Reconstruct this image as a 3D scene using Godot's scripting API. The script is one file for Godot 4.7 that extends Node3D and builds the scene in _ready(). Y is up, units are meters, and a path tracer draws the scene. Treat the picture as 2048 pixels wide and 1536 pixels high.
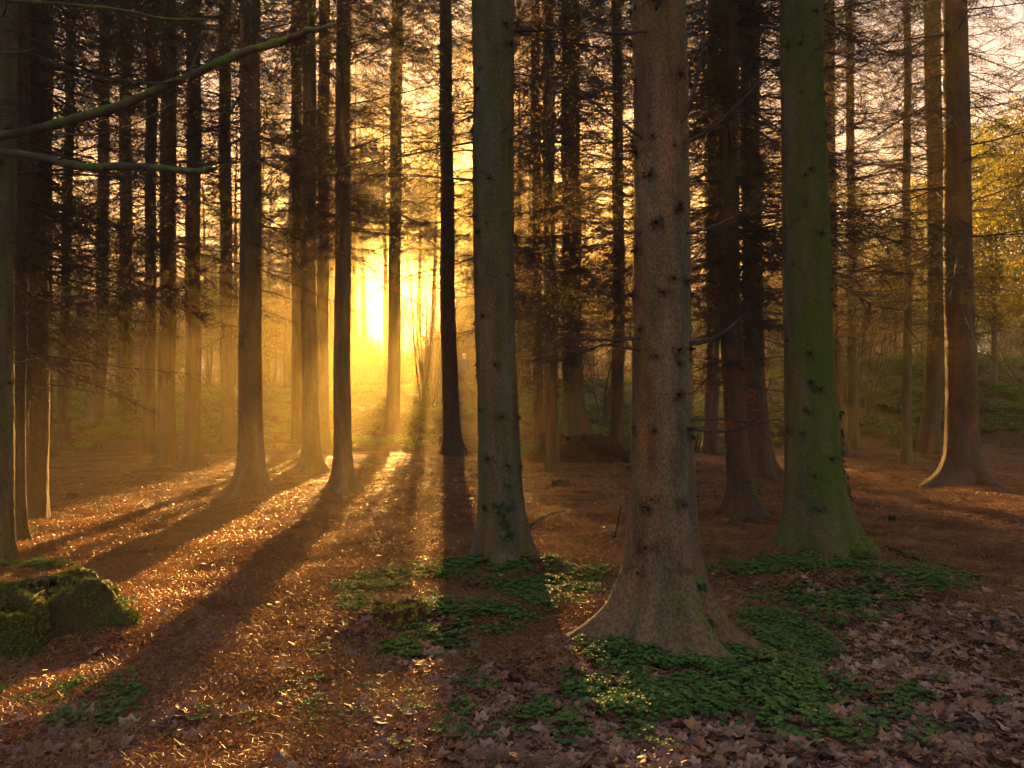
extends Node3D
# A spruce wood at low sun: trunks, dead branches, litter, mossy stumps and hazy light.

const F := 1607.0        # focal length in photo pixels (photo is 2048 x 1536)
const CAM_H := 1.5
const HORIZON := 775.0

var rng := RandomNumberGenerator.new()
var noise := FastNoiseLite.new()
var rough := FastNoiseLite.new()
var M := {}
var names_used := {}
var dead_branch_meshes := []
var spray_meshes := []
var stub_meshes := []
var leaf_meshes := []
var ivy_leaf_mesh: ArrayMesh
var heaps := []           # where dry leaves lie: [x, depth, spread x, spread depth, amount]
var pending := []         # [node, phrase, picture x, depth] to be labelled by the gap they show in
var mounds := []          # [x, z, radius, height]

# ---------------------------------------------------------------- helpers
class MB:
	var v := PackedVector3Array()
	var n := PackedVector3Array()
	var c := PackedColorArray()
	var uv := PackedVector2Array()
	var ix := PackedInt32Array()
	func vert(p: Vector3, nn: Vector3, col: Color, t := Vector2.ZERO) -> int:
		v.append(p); n.append(nn); c.append(col); uv.append(t)
		return v.size() - 1
	func tri(a: int, b: int, d: int) -> void:
		ix.append(a); ix.append(b); ix.append(d)
	func flat(p: Vector3, q: Vector3, r: Vector3, col: Color) -> void:
		var nn := (r - p).cross(q - p).normalized()
		var a := vert(p, nn, col); vert(q, nn, col); vert(r, nn, col)
		tri(a, a + 1, a + 2)
	func quad(p: Vector3, q: Vector3, r: Vector3, s: Vector3, col: Color) -> void:
		var nn := (r - p).cross(q - p).normalized()
		var a := vert(p, nn, col, Vector2(0, 0)); vert(q, nn, col, Vector2(1, 0)); vert(r, nn, col, Vector2(1, 1)); vert(s, nn, col, Vector2(0, 1))
		tri(a, a + 1, a + 2); tri(a, a + 2, a + 3)
	func tube(pts: Array, rad: Array, sides: int, col: Color, col_top = null) -> void:
		var last := -1
		var up := Vector3.UP
		for i in pts.size():
			var d: Vector3
			if i == 0: d = pts[1] - pts[0]
			elif i == pts.size() - 1: d = pts[i] - pts[i - 1]
			else: d = pts[i + 1] - pts[i - 1]
			d = d.normalized()
			var s := d.cross(up)
			if s.length() < 0.05: s = d.cross(Vector3.RIGHT)
			s = s.normalized()
			var w := s.cross(d).normalized()
			var first := v.size()
			for k in sides:
				var a := TAU * k / sides
				var o := s * cos(a) + w * sin(a)
				var cc := col
				if col_top != null and o.y > 0.2: cc = col_top
				vert(pts[i] + o * rad[i], o, cc, Vector2(float(k) / sides, i * 0.3))
			if last >= 0:
				for k in sides:
					var k2 := (k + 1) % sides
					tri(last + k, first + k2, first + k); tri(last + k, last + k2, first + k2)
			last = first
		# close the end
		var e := vert(pts[pts.size() - 1], (pts[pts.size() - 1] - pts[pts.size() - 2]).normalized(), col)
		for k in sides: tri(last + k, last + (k + 1) % sides, e)
	func commit() -> ArrayMesh:
		var a := []
		a.resize(Mesh.ARRAY_MAX)
		a[Mesh.ARRAY_VERTEX] = v; a[Mesh.ARRAY_NORMAL] = n; a[Mesh.ARRAY_COLOR] = c; a[Mesh.ARRAY_TEX_UV] = uv; a[Mesh.ARRAY_INDEX] = ix
		var m := ArrayMesh.new()
		m.add_surface_from_arrays(Mesh.PRIMITIVE_TRIANGLES, a)
		return m

func numbered(called: String) -> String:
	names_used[called] = names_used.get(called, -1) + 1
	var k: int = names_used[called]
	return called if k == 0 else "%s_%03d" % [called, k]

func tag(o: Node, label: String, category: String, group := "", kind := "") -> void:
	if label: o.set_meta("label", label)
	if category: o.set_meta("category", category)
	if group: o.set_meta("group", group)
	if kind: o.set_meta("kind", kind)

func thing(called: String, label: String, category: String, at: Vector3, group := "") -> Node3D:
	var o := Node3D.new()
	o.name = numbered(called)
	add_child(o)
	o.position = at
	tag(o, label, category, group)
	return o

func piece(called: String, mesh: Mesh, mat: Material, parent: Node) -> MeshInstance3D:
	var o := MeshInstance3D.new()
	o.name = called
	o.mesh = mesh
	o.material_override = mat
	parent.add_child(o, true)
	return o

func solo(called: String, mesh: Mesh, mat: Material, label: String, category: String, group := "", kind := "") -> MeshInstance3D:
	var o := MeshInstance3D.new()
	o.name = numbered(called)
	o.mesh = mesh
	o.material_override = mat
	add_child(o)
	tag(o, label, category, group, kind)
	return o

func many(called: String, mesh: Mesh, mat: Material, parent: Node, xf: Array, cols = null) -> MultiMeshInstance3D:
	var mm := MultiMesh.new()
	mm.transform_format = MultiMesh.TRANSFORM_3D
	mm.use_colors = cols != null
	mm.mesh = mesh
	mm.instance_count = xf.size()
	for i in xf.size():
		mm.set_instance_transform(i, xf[i])
		if cols != null: mm.set_instance_color(i, cols[i])
	var o := MultiMeshInstance3D.new()
	o.name = numbered(called) if parent == self else called
	o.multimesh = mm
	o.material_override = mat
	parent.add_child(o, true)
	return o

func ss(a: float, b: float, x: float) -> float:
	return smoothstep(a, b, x)

func rf(a: float, b: float) -> float:
	return rng.randf_range(a, b)

func lin(r: float, g: float, b: float) -> Color:
	return Color(r, g, b)

# ---------------------------------------------------------------- place
func height(x: float, z: float) -> float:
	var d := -z
	var y := noise.get_noise_2d(x * 6.0, z * 6.0) * 0.09 + noise.get_noise_2d(x * 28.0 + 50.0, z * 28.0) * 0.022
	y -= 0.0185 * minf(maxf(d, 0.0), 15.0)
	var right := ss(3.0, 12.0, x)
	var left := ss(-3.0, -9.0, x)
	y += (1.75 - 0.3 * left + 1.1 * right) * ss(19.0, 41.0 - 9.0 * maxf(left, right), d)
	y += maxf(0.0, d - 41.0) * 0.03
	y += noise.get_noise_2d(x * 2.2 + 9.0, z * 2.2) * 0.35 * ss(16.0, 26.0, d)
	for m in mounds:
		var q: float = ((x - m[0]) * (x - m[0]) + (z - m[1]) * (z - m[1])) / (m[2] * m[2])
		if q < 6.0: y += m[3] * exp(-q)
	return y

func ray(px: float, py: float) -> Vector3:
	return Vector3((px - 1024.0) / F, (HORIZON - py) / F, -1.0)

func spot(px: float, py: float, d: float) -> Vector3:
	return Vector3(0, CAM_H, 0) + ray(px, py) * d

func ground_at(px: float, py: float) -> Vector3:
	var r := ray(px, py)
	var d := 1.5
	while d < 80.0:
		var p := Vector3(0, CAM_H, 0) + r * d
		if p.y <= height(p.x, p.z): break
		d *= 1.004
	var q := r * d
	return Vector3(q.x, height(q.x, q.z), q.z)

func on_ground(x: float, z: float) -> Vector3:
	return Vector3(x, height(x, z), z)

# ---------------------------------------------------------------- materials
func noise_tex(freq: float, kind: int, seed_: int, ramp: Array, size := 512, octaves := 5, sy := 1.0) -> NoiseTexture2D:
	var n := FastNoiseLite.new()
	n.noise_type = kind
	n.frequency = freq
	n.seed = seed_
	n.fractal_octaves = octaves
	n.cellular_return_type = FastNoiseLite.RETURN_DISTANCE2_SUB if kind == FastNoiseLite.TYPE_CELLULAR else FastNoiseLite.RETURN_DISTANCE
	var t := NoiseTexture2D.new()
	t.width = size
	t.height = int(size * sy)
	t.seamless = true
	t.noise = n
	if ramp.size():
		var g := Gradient.new()
		var offs := PackedFloat32Array()
		var cols := PackedColorArray()
		for i in ramp.size():
			offs.append(ramp[i][0]); cols.append(ramp[i][1])
		g.offsets = offs; g.colors = cols
		t.color_ramp = g
	return t

func grey(x: float) -> Color:
	return Color(x, x, x)

func mat(called: String, rough_: float, spec := 0.4) -> StandardMaterial3D:
	var m := StandardMaterial3D.new()
	m.resource_name = called
	m.roughness = rough_
	m.metallic_specular = spec
	m.vertex_color_use_as_albedo = true
	M[called] = m
	return m

func make_materials() -> void:
	var grain := noise_tex(0.02, FastNoiseLite.TYPE_SIMPLEX_SMOOTH, 3, [[0.0, grey(0.62)], [0.4, grey(0.84)], [0.6, grey(0.95)], [1.0, grey(1.0)]], 1024, 5)
	var plates := noise_tex(0.03, FastNoiseLite.TYPE_CELLULAR, 5, [[0.0, grey(0.72)], [0.2, grey(0.92)], [1.0, grey(1.0)]], 512, 3)
	var bump := noise_tex(0.03, FastNoiseLite.TYPE_SIMPLEX_SMOOTH, 9, [], 1024, 6)
	var m := mat("bark", 0.82, 0.35)
	m.albedo_texture = grain
	m.uv1_scale = Vector3(2, 1.7, 1)
	m.heightmap_enabled = true
	m.heightmap_texture = bump
	m.heightmap_scale = 0.8
	m.detail_enabled = true
	m.detail_albedo = plates
	m.detail_blend_mode = BaseMaterial3D.BLEND_MODE_MUL
	m.detail_uv_layer = BaseMaterial3D.DETAIL_UV_2
	m.uv2_triplanar = true
	m.uv2_scale = Vector3(2.3, 1.1, 2.3)
	m = mat("branch", 0.8, 0.35)
	m = mat("stub", 0.9, 0.2)
	m = mat("needle", 0.6, 0.4)
	m.backlight_enabled = true
	m.backlight = Color(0.35, 0.35, 0.2)
	m = mat("leaf", 0.5, 0.4)
	m.backlight_enabled = true
	m.backlight = Color(1.0, 1.0, 0.75)
	m = mat("herb", 0.55, 0.35)
	m.backlight_enabled = true
	m.backlight = Color(0.72, 0.76, 0.5)
	for q in [["ivy_dark", lin(0.02, 0.06, 0.025)], ["ivy_light", lin(0.09, 0.16, 0.025)]]:
		m = mat(q[0], 0.6, 0.25)
		m.albedo_color = (q[1] as Color).linear_to_srgb()
		m.backlight_enabled = true
		m.backlight = Color(0.6, 0.6, 0.4)
	m = mat("dry_leaf", 0.5, 0.45)
	m.backlight_enabled = true
	m.backlight = Color(0.45, 0.4, 0.35)
	m.albedo_texture = noise_tex(0.02, FastNoiseLite.TYPE_SIMPLEX_SMOOTH, 77, [[0.0, grey(0.6)], [0.5, grey(0.9)], [1.0, grey(1.0)]], 256, 4)
	m.uv1_triplanar = true
	m.uv1_scale = Vector3(6, 6, 6)
	m = mat("litter", 0.48, 0.5)
	m.backlight_enabled = true
	m.backlight = Color(0.7, 0.6, 0.45)
	m = mat("moss", 0.9, 0.2)
	m.backlight_enabled = true
	m.backlight = Color(0.5, 0.55, 0.25)
	m.rim_enabled = true
	m.rim = 0.5
	m.rim_tint = 0.6
	m = mat("soil", 0.7, 0.4)
	m.albedo_texture = noise_tex(0.035, FastNoiseLite.TYPE_SIMPLEX_SMOOTH, 21, [[0.0, Color(0.42, 0.38, 0.36)], [0.45, Color(0.75, 0.7, 0.66)], [0.62, Color(0.95, 0.9, 0.85)], [1.0, Color(1, 1, 1)]], 1024, 6)
	m.uv1_scale = Vector3(0.8, 0.8, 0.8)
	m.heightmap_enabled = true
	m.heightmap_texture = noise_tex(0.05, FastNoiseLite.TYPE_SIMPLEX_SMOOTH, 23, [], 1024, 6)
	m.heightmap_scale = 3.0
	m.detail_enabled = true
	m.detail_albedo = noise_tex(0.012, FastNoiseLite.TYPE_SIMPLEX_SMOOTH, 29, [[0.0, grey(0.55)], [0.5, grey(0.9)], [1.0, grey(1.0)]], 512, 5)
	m.detail_blend_mode = BaseMaterial3D.BLEND_MODE_MUL
	m.detail_uv_layer = BaseMaterial3D.DETAIL_UV_2
	m.uv2_triplanar = true
	m.uv2_world_triplanar = true
	m.uv2_scale = Vector3(0.23, 0.23, 0.23)
	m = mat("paint", 0.7, 0.3)
	m = mat("cloth", 0.9, 0.2)
	m = mat("plastic", 0.35, 0.5)

# ---------------------------------------------------------------- shared shapes
func build_shared() -> void:
	for k in 14:
		dead_branch_meshes.append(dead_branch(rf(1.2, 2.6), rf(0.009, 0.016), rng.randi_range(18, 30)))
	for k in 4: spray_meshes.append(needle_spray())
	for k in 4: stub_meshes.append(stub())
	for k in 5: leaf_meshes.append(lobed_leaf(k))
	ivy_leaf_mesh = ivy_leaf()

func dead_branch(length: float, r0: float, twigs: int) -> ArrayMesh:
	var b := MB.new()
	var pts := []
	var rad := []
	var a := rf(-0.28, 0.12)
	var lift := rf(-0.12, 0.3)
	var sway := rf(-0.2, 0.2)
	var kink := rf(0.0, 0.05)
	var n := 10
	for i in n:
		var t := float(i) / (n - 1)
		pts.append(Vector3(length * t, length * (a * t + lift * t * t) + rf(-kink, kink) * t * 0.5, length * sway * t * t + rf(-kink, kink) * t * 0.5))
		rad.append(lerpf(r0, 0.0015, pow(t, 0.8)))
	var tone := rf(0.75, 1.25)
	var col := lin(0.07 * tone, 0.048 * tone, 0.038 * tone)
	var mossy := lin(0.07, 0.085, 0.03) if rng.randf() < 0.3 else col
	b.tube(pts, rad, 5, col, mossy)
	for k in twigs:
		var t := rf(0.08, 0.97)
		var i := int(t * (n - 1))
		var p: Vector3 = pts[i].lerp(pts[mini(i + 1, n - 1)], t * (n - 1) - i)
		var side := 1.0 if k % 2 == 0 else -1.0
		var dir := Vector3(rf(0.25, 0.9), rf(-0.45, 0.25), side * rf(0.5, 1.0)).normalized()
		var tl := length * rf(0.14, 0.42) * (1.0 - 0.55 * t)
		var tp := [p]
		var tr := [r0 * 0.38]
		var q := p
		for s in 3:
			dir = (dir + Vector3(rf(-0.25, 0.25), rf(-0.3, 0.12), rf(-0.25, 0.25))).normalized()
			q += dir * tl / 3.0
			tp.append(q)
			tr.append(lerpf(r0 * 0.38, 0.0016, (s + 1) / 3.0))
		b.tube(tp, tr, 3, col)
		for s in 4:
			var w := rf(0.15, 1.0) * 3.0
			var wi := mini(int(w), 2)
			var o: Vector3 = tp[wi].lerp(tp[wi + 1], w - wi)
			var dd := Vector3(rf(-0.3, 0.9), rf(-0.8, 0.3), rf(-0.9, 0.9)).normalized() * tl * rf(0.15, 0.45)
			b.tube([o, o + dd * 0.55 + Vector3(0, rf(-0.01, 0.01), 0), o + dd], [0.0022, 0.0018, 0.0012], 3, col)
	return b.commit()

func needle_spray() -> ArrayMesh:
	var b := MB.new()
	var wood := lin(0.07, 0.05, 0.035)
	var pts := []
	for i in 6:
		var t := i / 5.0
		pts.append(Vector3(0.85 * t, -0.16 * t * t, 0.05 * sin(t * 4.0)))
	b.tube(pts, [0.007, 0.006, 0.005, 0.004, 0.003, 0.002], 3, wood)
	for k in 15:
		var t := 0.12 + 0.88 * k / 15.0
		var i := mini(int(t * 5), 4)
		var p: Vector3 = pts[i].lerp(pts[i + 1], t * 5 - i)
		var side := 1.0 if k % 2 == 0 else -1.0
		var dir := Vector3(0.75, rf(-0.55, -0.05), side * rf(0.5, 0.9)).normalized()
		var tl := rf(0.2, 0.4) * (1.1 - 0.6 * t)
		var e := p + dir * tl
		b.tube([p, e], [0.003, 0.0015], 3, wood)
		var shade := rf(0.7, 1.2)
		for s in 13:
			var o := p.lerp(e, (s + 0.5) / 13.0)
			var out := (dir * 0.55 + Vector3(rf(-1, 1), rf(-0.5, 0.9), rf(-1, 1)).normalized() * 0.8).normalized() * rf(0.035, 0.06)
			var wdt := out.cross(Vector3(rf(-1, 1), rf(-1, 1), rf(-1, 1))).normalized() * 0.0042
			b.flat(o - wdt, o + wdt, o + out, lin(0.045 * shade, 0.075 * shade, 0.022 * shade))
	return b.commit()

func stub() -> ArrayMesh:
	# a dead knot on a trunk: swollen collar and a broken stub, growing along +x
	var b := MB.new()
	var col := lin(0.028, 0.02, 0.018)
	var l := rf(0.004, 0.03)
	b.tube([Vector3(-0.02, 0, 0), Vector3(-0.002, 0, 0), Vector3(0.004, 0, 0), Vector3(0.012 + l * 0.4, rf(-0.004, 0.004), 0), Vector3(0.012 + l, rf(-0.008, 0.01), rf(-0.006, 0.006))],
		[0.02, 0.016, 0.009, 0.005, 0.003], 9, col)
	for k in 5:
		var a := rf(0, TAU)
		var o := Vector3(0.002, cos(a) * 0.008, sin(a) * 0.008)
		var e := o + Vector3(rf(0.01, 0.05), cos(a) * rf(0.02, 0.06) - 0.005, sin(a) * rf(0.02, 0.06))
		b.tube([o, e], [0.0016, 0.0008], 3, col)
	return b.commit()

func lobed_leaf(k: int) -> ArrayMesh:
	# a dry leaf with five pointed lobes, curled, of unit size
	var b := MB.new()
	var pts := []
	var lobes := 5 if k < 3 else 7
	var deep := [0.52, 0.6, 0.45, 0.72, 0.66][k] as float
	var n := lobes * 4
	for i in n:
		var a := TAU * i / n
		var lobe := cos(a * lobes * 0.5)
		var r := lerpf(deep, 1.0, pow(absf(lobe), 1.6)) * (0.72 + 0.28 * cos(a))
		if i % 2 == 1: r *= rf(0.86, 1.0)
		pts.append(Vector3(cos(a) * r * 0.5 + 0.06, 0, sin(a) * r * 0.46))
	var curl := rf(0.4, 1.1)
	var twist := rf(-0.6, 0.6)
	var f := func(p: Vector3) -> Vector3:
		return p + Vector3(0, curl * (p.z * p.z) + twist * p.x * p.z + 0.3 * p.x * p.x + 0.05 * sin(p.x * 17.0 + k) * absf(p.z) * 3.0, 0)
	var c := Color(1, 1, 1)
	var mid: Array = []
	for p in pts: mid.append(f.call(p * 0.5))
	var o: Vector3 = f.call(Vector3(0.03, 0, 0)) + Vector3(0, -0.02, 0)
	for i in n:
		var j := (i + 1) % n
		b.flat(o, mid[i], mid[j], c)
		b.quad(mid[i], f.call(pts[i]), f.call(pts[j]), mid[j], c)
	b.tube([o, Vector3(-0.3, 0.02, 0.0), Vector3(-0.6, 0.05, 0.04)], [0.012, 0.01, 0.008], 3, Color(0.8, 0.7, 0.6))
	return b.commit()

func ivy_leaf() -> ArrayMesh:
	var b := MB.new()
	var out := [Vector3(0, 0, 0.05), Vector3(0.28, 0.02, 0.42), Vector3(0.42, 0.05, 0.3), Vector3(0.52, 0.05, 0.5), Vector3(0.6, 0.06, 0.22), Vector3(1.0, -0.03, 0),
		Vector3(0.6, 0.06, -0.22), Vector3(0.52, 0.05, -0.5), Vector3(0.42, 0.05, -0.3), Vector3(0.28, 0.02, -0.42), Vector3(0, 0, -0.05)]
	for i in out.size() - 1:
		b.flat(Vector3(0.35, -0.03, 0), out[i], out[i + 1], Color(1, 1, 1))
	return b.commit()

# ---------------------------------------------------------------- trees
func axis_at(sp: Dictionary, h: float) -> Vector3:
	var pts: Array = sp.axis          # [[h, x], ...] offsets from the base
	var x := 0.0
	if h <= pts[0][0]: x = pts[0][1]
	else:
		var done := false
		for i in pts.size() - 1:
			if h <= pts[i + 1][0]:
				var t: float = (h - pts[i][0]) / (pts[i + 1][0] - pts[i][0])
				x = lerpf(pts[i][1], pts[i + 1][1], t)
				done = true
				break
		if not done:
			var a: Array = pts[pts.size() - 2]
			var z: Array = pts[pts.size() - 1]
			x = z[1] + clampf((z[1] - a[1]) / (z[0] - a[0]), -0.03, 0.03) * (h - z[0])
	return Vector3(x + 0.012 * sin(h * 1.3 + sp.seed) * minf(1.0, h * 0.5), h, sp.lean_z * maxf(0.0, h) + 0.015 * sin(h * 0.9 + sp.seed * 2.0) * minf(1.0, h * 0.5))

func radius_at(sp: Dictionary, h: float) -> float:
	var top: float = sp.H
	var r: float
	if h < sp.h_top: r = lerpf(sp.r_mid, sp.r_top, clampf((h - sp.h_mid) / (sp.h_top - sp.h_mid), -1.5, 1.0))
	else: r = lerpf(sp.r_top, 0.02, (h - sp.h_top) / (top - sp.h_top))
	return maxf(r, 0.015) * (1.0 + 0.22 * exp(-maxf(h, 0.0) / 0.7))

func trunk_mesh(sp: Dictionary, segs: int, step: float) -> ArrayMesh:
	var b := MB.new()
	var hs := []
	var h := -0.3
	while h < sp.H:
		hs.append(h)
		var s := step
		if h < 0.6: s = step * 0.7
		if h > sp.h_top + 0.5: s = maxf(step, 0.5)
		h += s
	hs.append(sp.H)
	var lob := []
	var nl := 5 + int(sp.seed) % 3
	for k in nl: lob.append([TAU * k / nl + rf(-0.4, 0.4), rf(0.4, 1.15)])
	for e in sp.get("roots", []): lob.append(e)
	var prev := -1
	var tone: float = sp.tone
	var base: Color = sp.color
	for r in hs.size():
		h = hs[r]
		var c := axis_at(sp, h)
		var rb := radius_at(sp, h)
		var e := exp(-maxf(h, 0.0) / sp.flare_h) if h >= 0.0 else 1.0 - h * 2.6
		var first := b.v.size()
		var circ := maxf(1.0, roundf(TAU * sp.r_mid * 2.0))
		for k in segs + 1:
			var a := TAU * (k % segs) / segs
			var ca := cos(a)
			var sa := sin(a)
			var lobe := 0.0
			for l in lob:
				var q := cos(a - l[0])
				if q > 0.0: lobe = maxf(lobe, pow(q, 13.0) * l[1])
			var rr: float = rb + (sp.flare - rb) * e * (0.16 + 0.84 * lobe)
			rr += rb * 0.26 * (lobe - 0.35) * exp(-maxf(h, 0.0) / 0.5)
			var px := ca * 0.17
			var pz := sa * 0.17
			var nn := rough.get_noise_3d(px * 60.0, h * 9.0 + sp.seed * 31.0, pz * 60.0)
			var fine := rough.get_noise_3d(px * 210.0, h * 60.0 + sp.seed * 17.0, pz * 210.0)
			rr += rb * (0.045 * nn + 0.02 * fine) + 0.004 * fine
			var patch := noise.get_noise_3d(px * 70.0, h * 11.0 + sp.seed * 7.0, pz * 70.0)
			var g := clampf(sp.moss + 0.8 * patch + 0.35 * fine + sp.moss_side * cos(a - sp.moss_dir), 0.0, 1.0)
			var tn := tone * (1.0 + 0.5 * nn + 0.3 * fine)
			var warmth := 0.5 * noise.get_noise_3d(px * 40.0 + 90.0, h * 5.0 + sp.seed * 3.0, pz * 40.0)
			var col := Color(base.r * tn * (1.0 + warmth), base.g * tn, base.b * tn * (1.0 - 0.6 * warmth)).lerp(lin(0.135 + 0.03 * fine, 0.195 + 0.04 * fine, 0.025), g)
			for q in sp.get("scars", []):
				var dh: float = (h - q[0]) / (0.026 * q[2])
				if absf(dh) > 2.2: continue
				var da: float = angle_difference(a, q[1]) * sp.r_mid / (0.042 * q[2])
				var dd: float = dh * dh + da * da + 2.6 * fine + 1.4 * nn
				if dd < 2.2:
					col = col.lerp(lin(0.05, 0.036, 0.03), 0.6 * ss(2.2, 0.2, dd))
					rr += 0.008 * ss(2.2, 0.3, dd) * q[2]
			b.vert(c + Vector3(ca * rr, 0, sa * rr), Vector3(ca, 0, sa), col, Vector2(float(k) / segs * circ, h))
		if prev >= 0:
			for k in segs:
				b.tri(prev + k, first + k + 1, first + k); b.tri(prev + k, prev + k + 1, first + k + 1)
		prev = first
	smooth_normals(b, segs + 1, hs.size())
	return b.commit()

func smooth_normals(b: MB, w: int, rows: int) -> void:
	for r in rows:
		for k in w:
			var i := r * w + k
			var kl := k - 1 if k > 0 else w - 2
			var kr := k + 1 if k < w - 1 else 1
			var du := b.v[r * w + kr] - b.v[r * w + kl]
			var dv := b.v[mini(r + 1, rows - 1) * w + k] - b.v[maxi(r - 1, 0) * w + k]
			var nn := du.cross(dv)
			if nn.length_squared() > 1e-14:
				nn = nn.normalized()
				if nn.dot(b.n[i]) < 0.0: nn = -nn
				b.n[i] = nn

func branch_frame(p: Vector3, yaw: float, tilt: float, roll: float, s: float) -> Transform3D:
	var bs := Basis(Vector3.UP, yaw) * Basis(Vector3(0, 0, 1), tilt) * Basis(Vector3(1, 0, 0), roll)
	return Transform3D(bs.scaled(Vector3(s, s, s)), p)

func crown(parent: Node3D, sp: Dictionary, from: float, count: int, reach: float) -> void:
	var xf := []
	for k in count:
		var t := pow(rng.randf(), 0.85)
		var h := lerpf(from, sp.H - 0.2, t)
		var r := reach * (1.0 - 0.85 * t) * sqrt(rf(0.06, 1.0))
		var yaw := rf(0, TAU)
		var p := axis_at(sp, h) + Vector3(cos(yaw) * r, -0.25 * r + rf(-0.15, 0.15), -sin(yaw) * r)
		xf.append(branch_frame(p, yaw + rf(-0.6, 0.6), rf(-0.55, 0.15), rf(-0.5, 0.5), rf(0.8, 1.35)))
	var o := many("crown", spray_meshes[rng.randi() % 4], M.needle, parent, xf)
	o.set_meta("kind", "stuff")

func spruce(sp: Dictionary) -> Node3D:
	var at := ground_at(sp.bx, sp.by)
	at.y = height(at.x, at.z)
	var d := -at.z
	sp.d = d
	var hy := func(py: float) -> float: return CAM_H + (HORIZON - py) / F * d - at.y
	sp.h_mid = hy.call(620.0)
	sp.h_top = maxf(hy.call(0.0), sp.h_mid + 1.0)
	sp.r_mid = sp.wm * 0.5 / F * d
	sp.r_top = sp.wt * 0.5 / F * d
	sp.H = maxf(sp.get("H", 17.0), sp.h_top + 4.0)
	sp.flare = maxf(sp.fl / F * d, sp.r_mid * 1.35)
	sp.flare_h = sp.get("flare_h", 0.17)
	sp.lean_z = sp.get("lean_z", 0.0)
	sp.moss = sp.get("moss", 0.0)
	sp.moss_side = sp.get("moss_side", 0.1)
	sp.moss_dir = sp.get("moss_dir", 0.8)
	sp.tone = sp.get("tone", 1.0)
	sp.color = sp.get("color", lin(0.16, 0.105, 0.078))
	var k: float = d / F
	sp.axis = [[0.0, 0.0], [hy.call(lerpf(sp.by, 620.0, 0.4)), (lerpf(sp.bx, sp.mx, 0.55) - sp.bx) * k], [sp.h_mid, (sp.mx - sp.bx) * k], [sp.h_top, (sp.tx - sp.bx) * k]]
	var t := thing("spruce_tree", sp.label, "tree", at, "spruces of the stand")
	var near: bool = d < 9.5
	sp.scars = []
	for i in sp.get("knots", 0):
		var kh := lerpf(0.35, sp.h_top + 0.2, (i + rf(0, 0.9)) / sp.knots)
		if i % 3 != 0: kh = lerpf(kh, roundf(kh / 0.42) * 0.42 + rf(-0.04, 0.04), 0.8)
		sp.scars.append([maxf(kh, 0.2), rf(-0.25, PI + 0.25), rf(0.5, 1.3)])
	var mid: bool = d < 17.0
	piece("trunk", trunk_mesh(sp, 88 if near else (44 if mid else 28), 0.022 if near else (0.06 if mid else 0.12)), M.bark, t)
	# knots
	for q in sp.scars:
		var p := axis_at(sp, q[0]) + Vector3(cos(q[1]), 0, sin(q[1])) * (radius_at(sp, q[0]) * 1.0)
		var o := piece("branch_stub", stub_meshes[rng.randi() % 4], M.stub, t)
		o.transform = branch_frame(p, -q[1], rf(-0.3, 0.3), rf(0, TAU), q[2] * 1.35)
	# dead branches
	var lo: float = sp.get("b_lo", 1.6)
	var hi: float = minf(sp.H - 2.0, maxf(sp.h_top + 1.2, 6.0))
	var dens: float = sp.get("b_dens", 9.0) * 2.6
	var count := int((hi - lo) * dens)
	var lots := []
	for i in 14: lots.append([])
	for i in count:
		var h := lo + (hi - lo) * (i + rf(0.0, 1.0)) / count
		h = lerpf(h, roundf(h / 0.34) * 0.34, 0.7)
		var yaw := rf(0, TAU)
		var p := axis_at(sp, h) + Vector3(cos(yaw), 0, -sin(yaw)) * radius_at(sp, h) * 0.9
		var s: float = rf(0.6, 1.45) * sp.get("b_size", 1.0) * (0.55 + 0.45 * ss(lo, lo + 2.0, h))
		if near and sin(-yaw) > 0.2 : s *= 0.5
		var xf := branch_frame(p, yaw, rf(-0.3, 0.25), rf(-0.5, 0.5), s)
		var kind := rng.randi() % 14
		if mid and h < sp.h_top + 0.3 and i % 3 == 0:
			var o := piece("branch", dead_branch_meshes[kind], M.branch, t)
			o.transform = xf
		else:
			lots[kind % 5].append(xf)
	for i in 14:
		if lots[i].size():
			var o := many("dead_branches", dead_branch_meshes[i], M.branch, t, lots[i])
			o.set_meta("kind", "stuff")
	if sp.get("live", 420) > 0: crown(t, sp, maxf(sp.get("crown", 7.6), sp.h_top * 0.88), sp.get("live", 420 if d < 18.0 else 230), sp.get("reach", 2.6))
	sp.node = t
	return t

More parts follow.
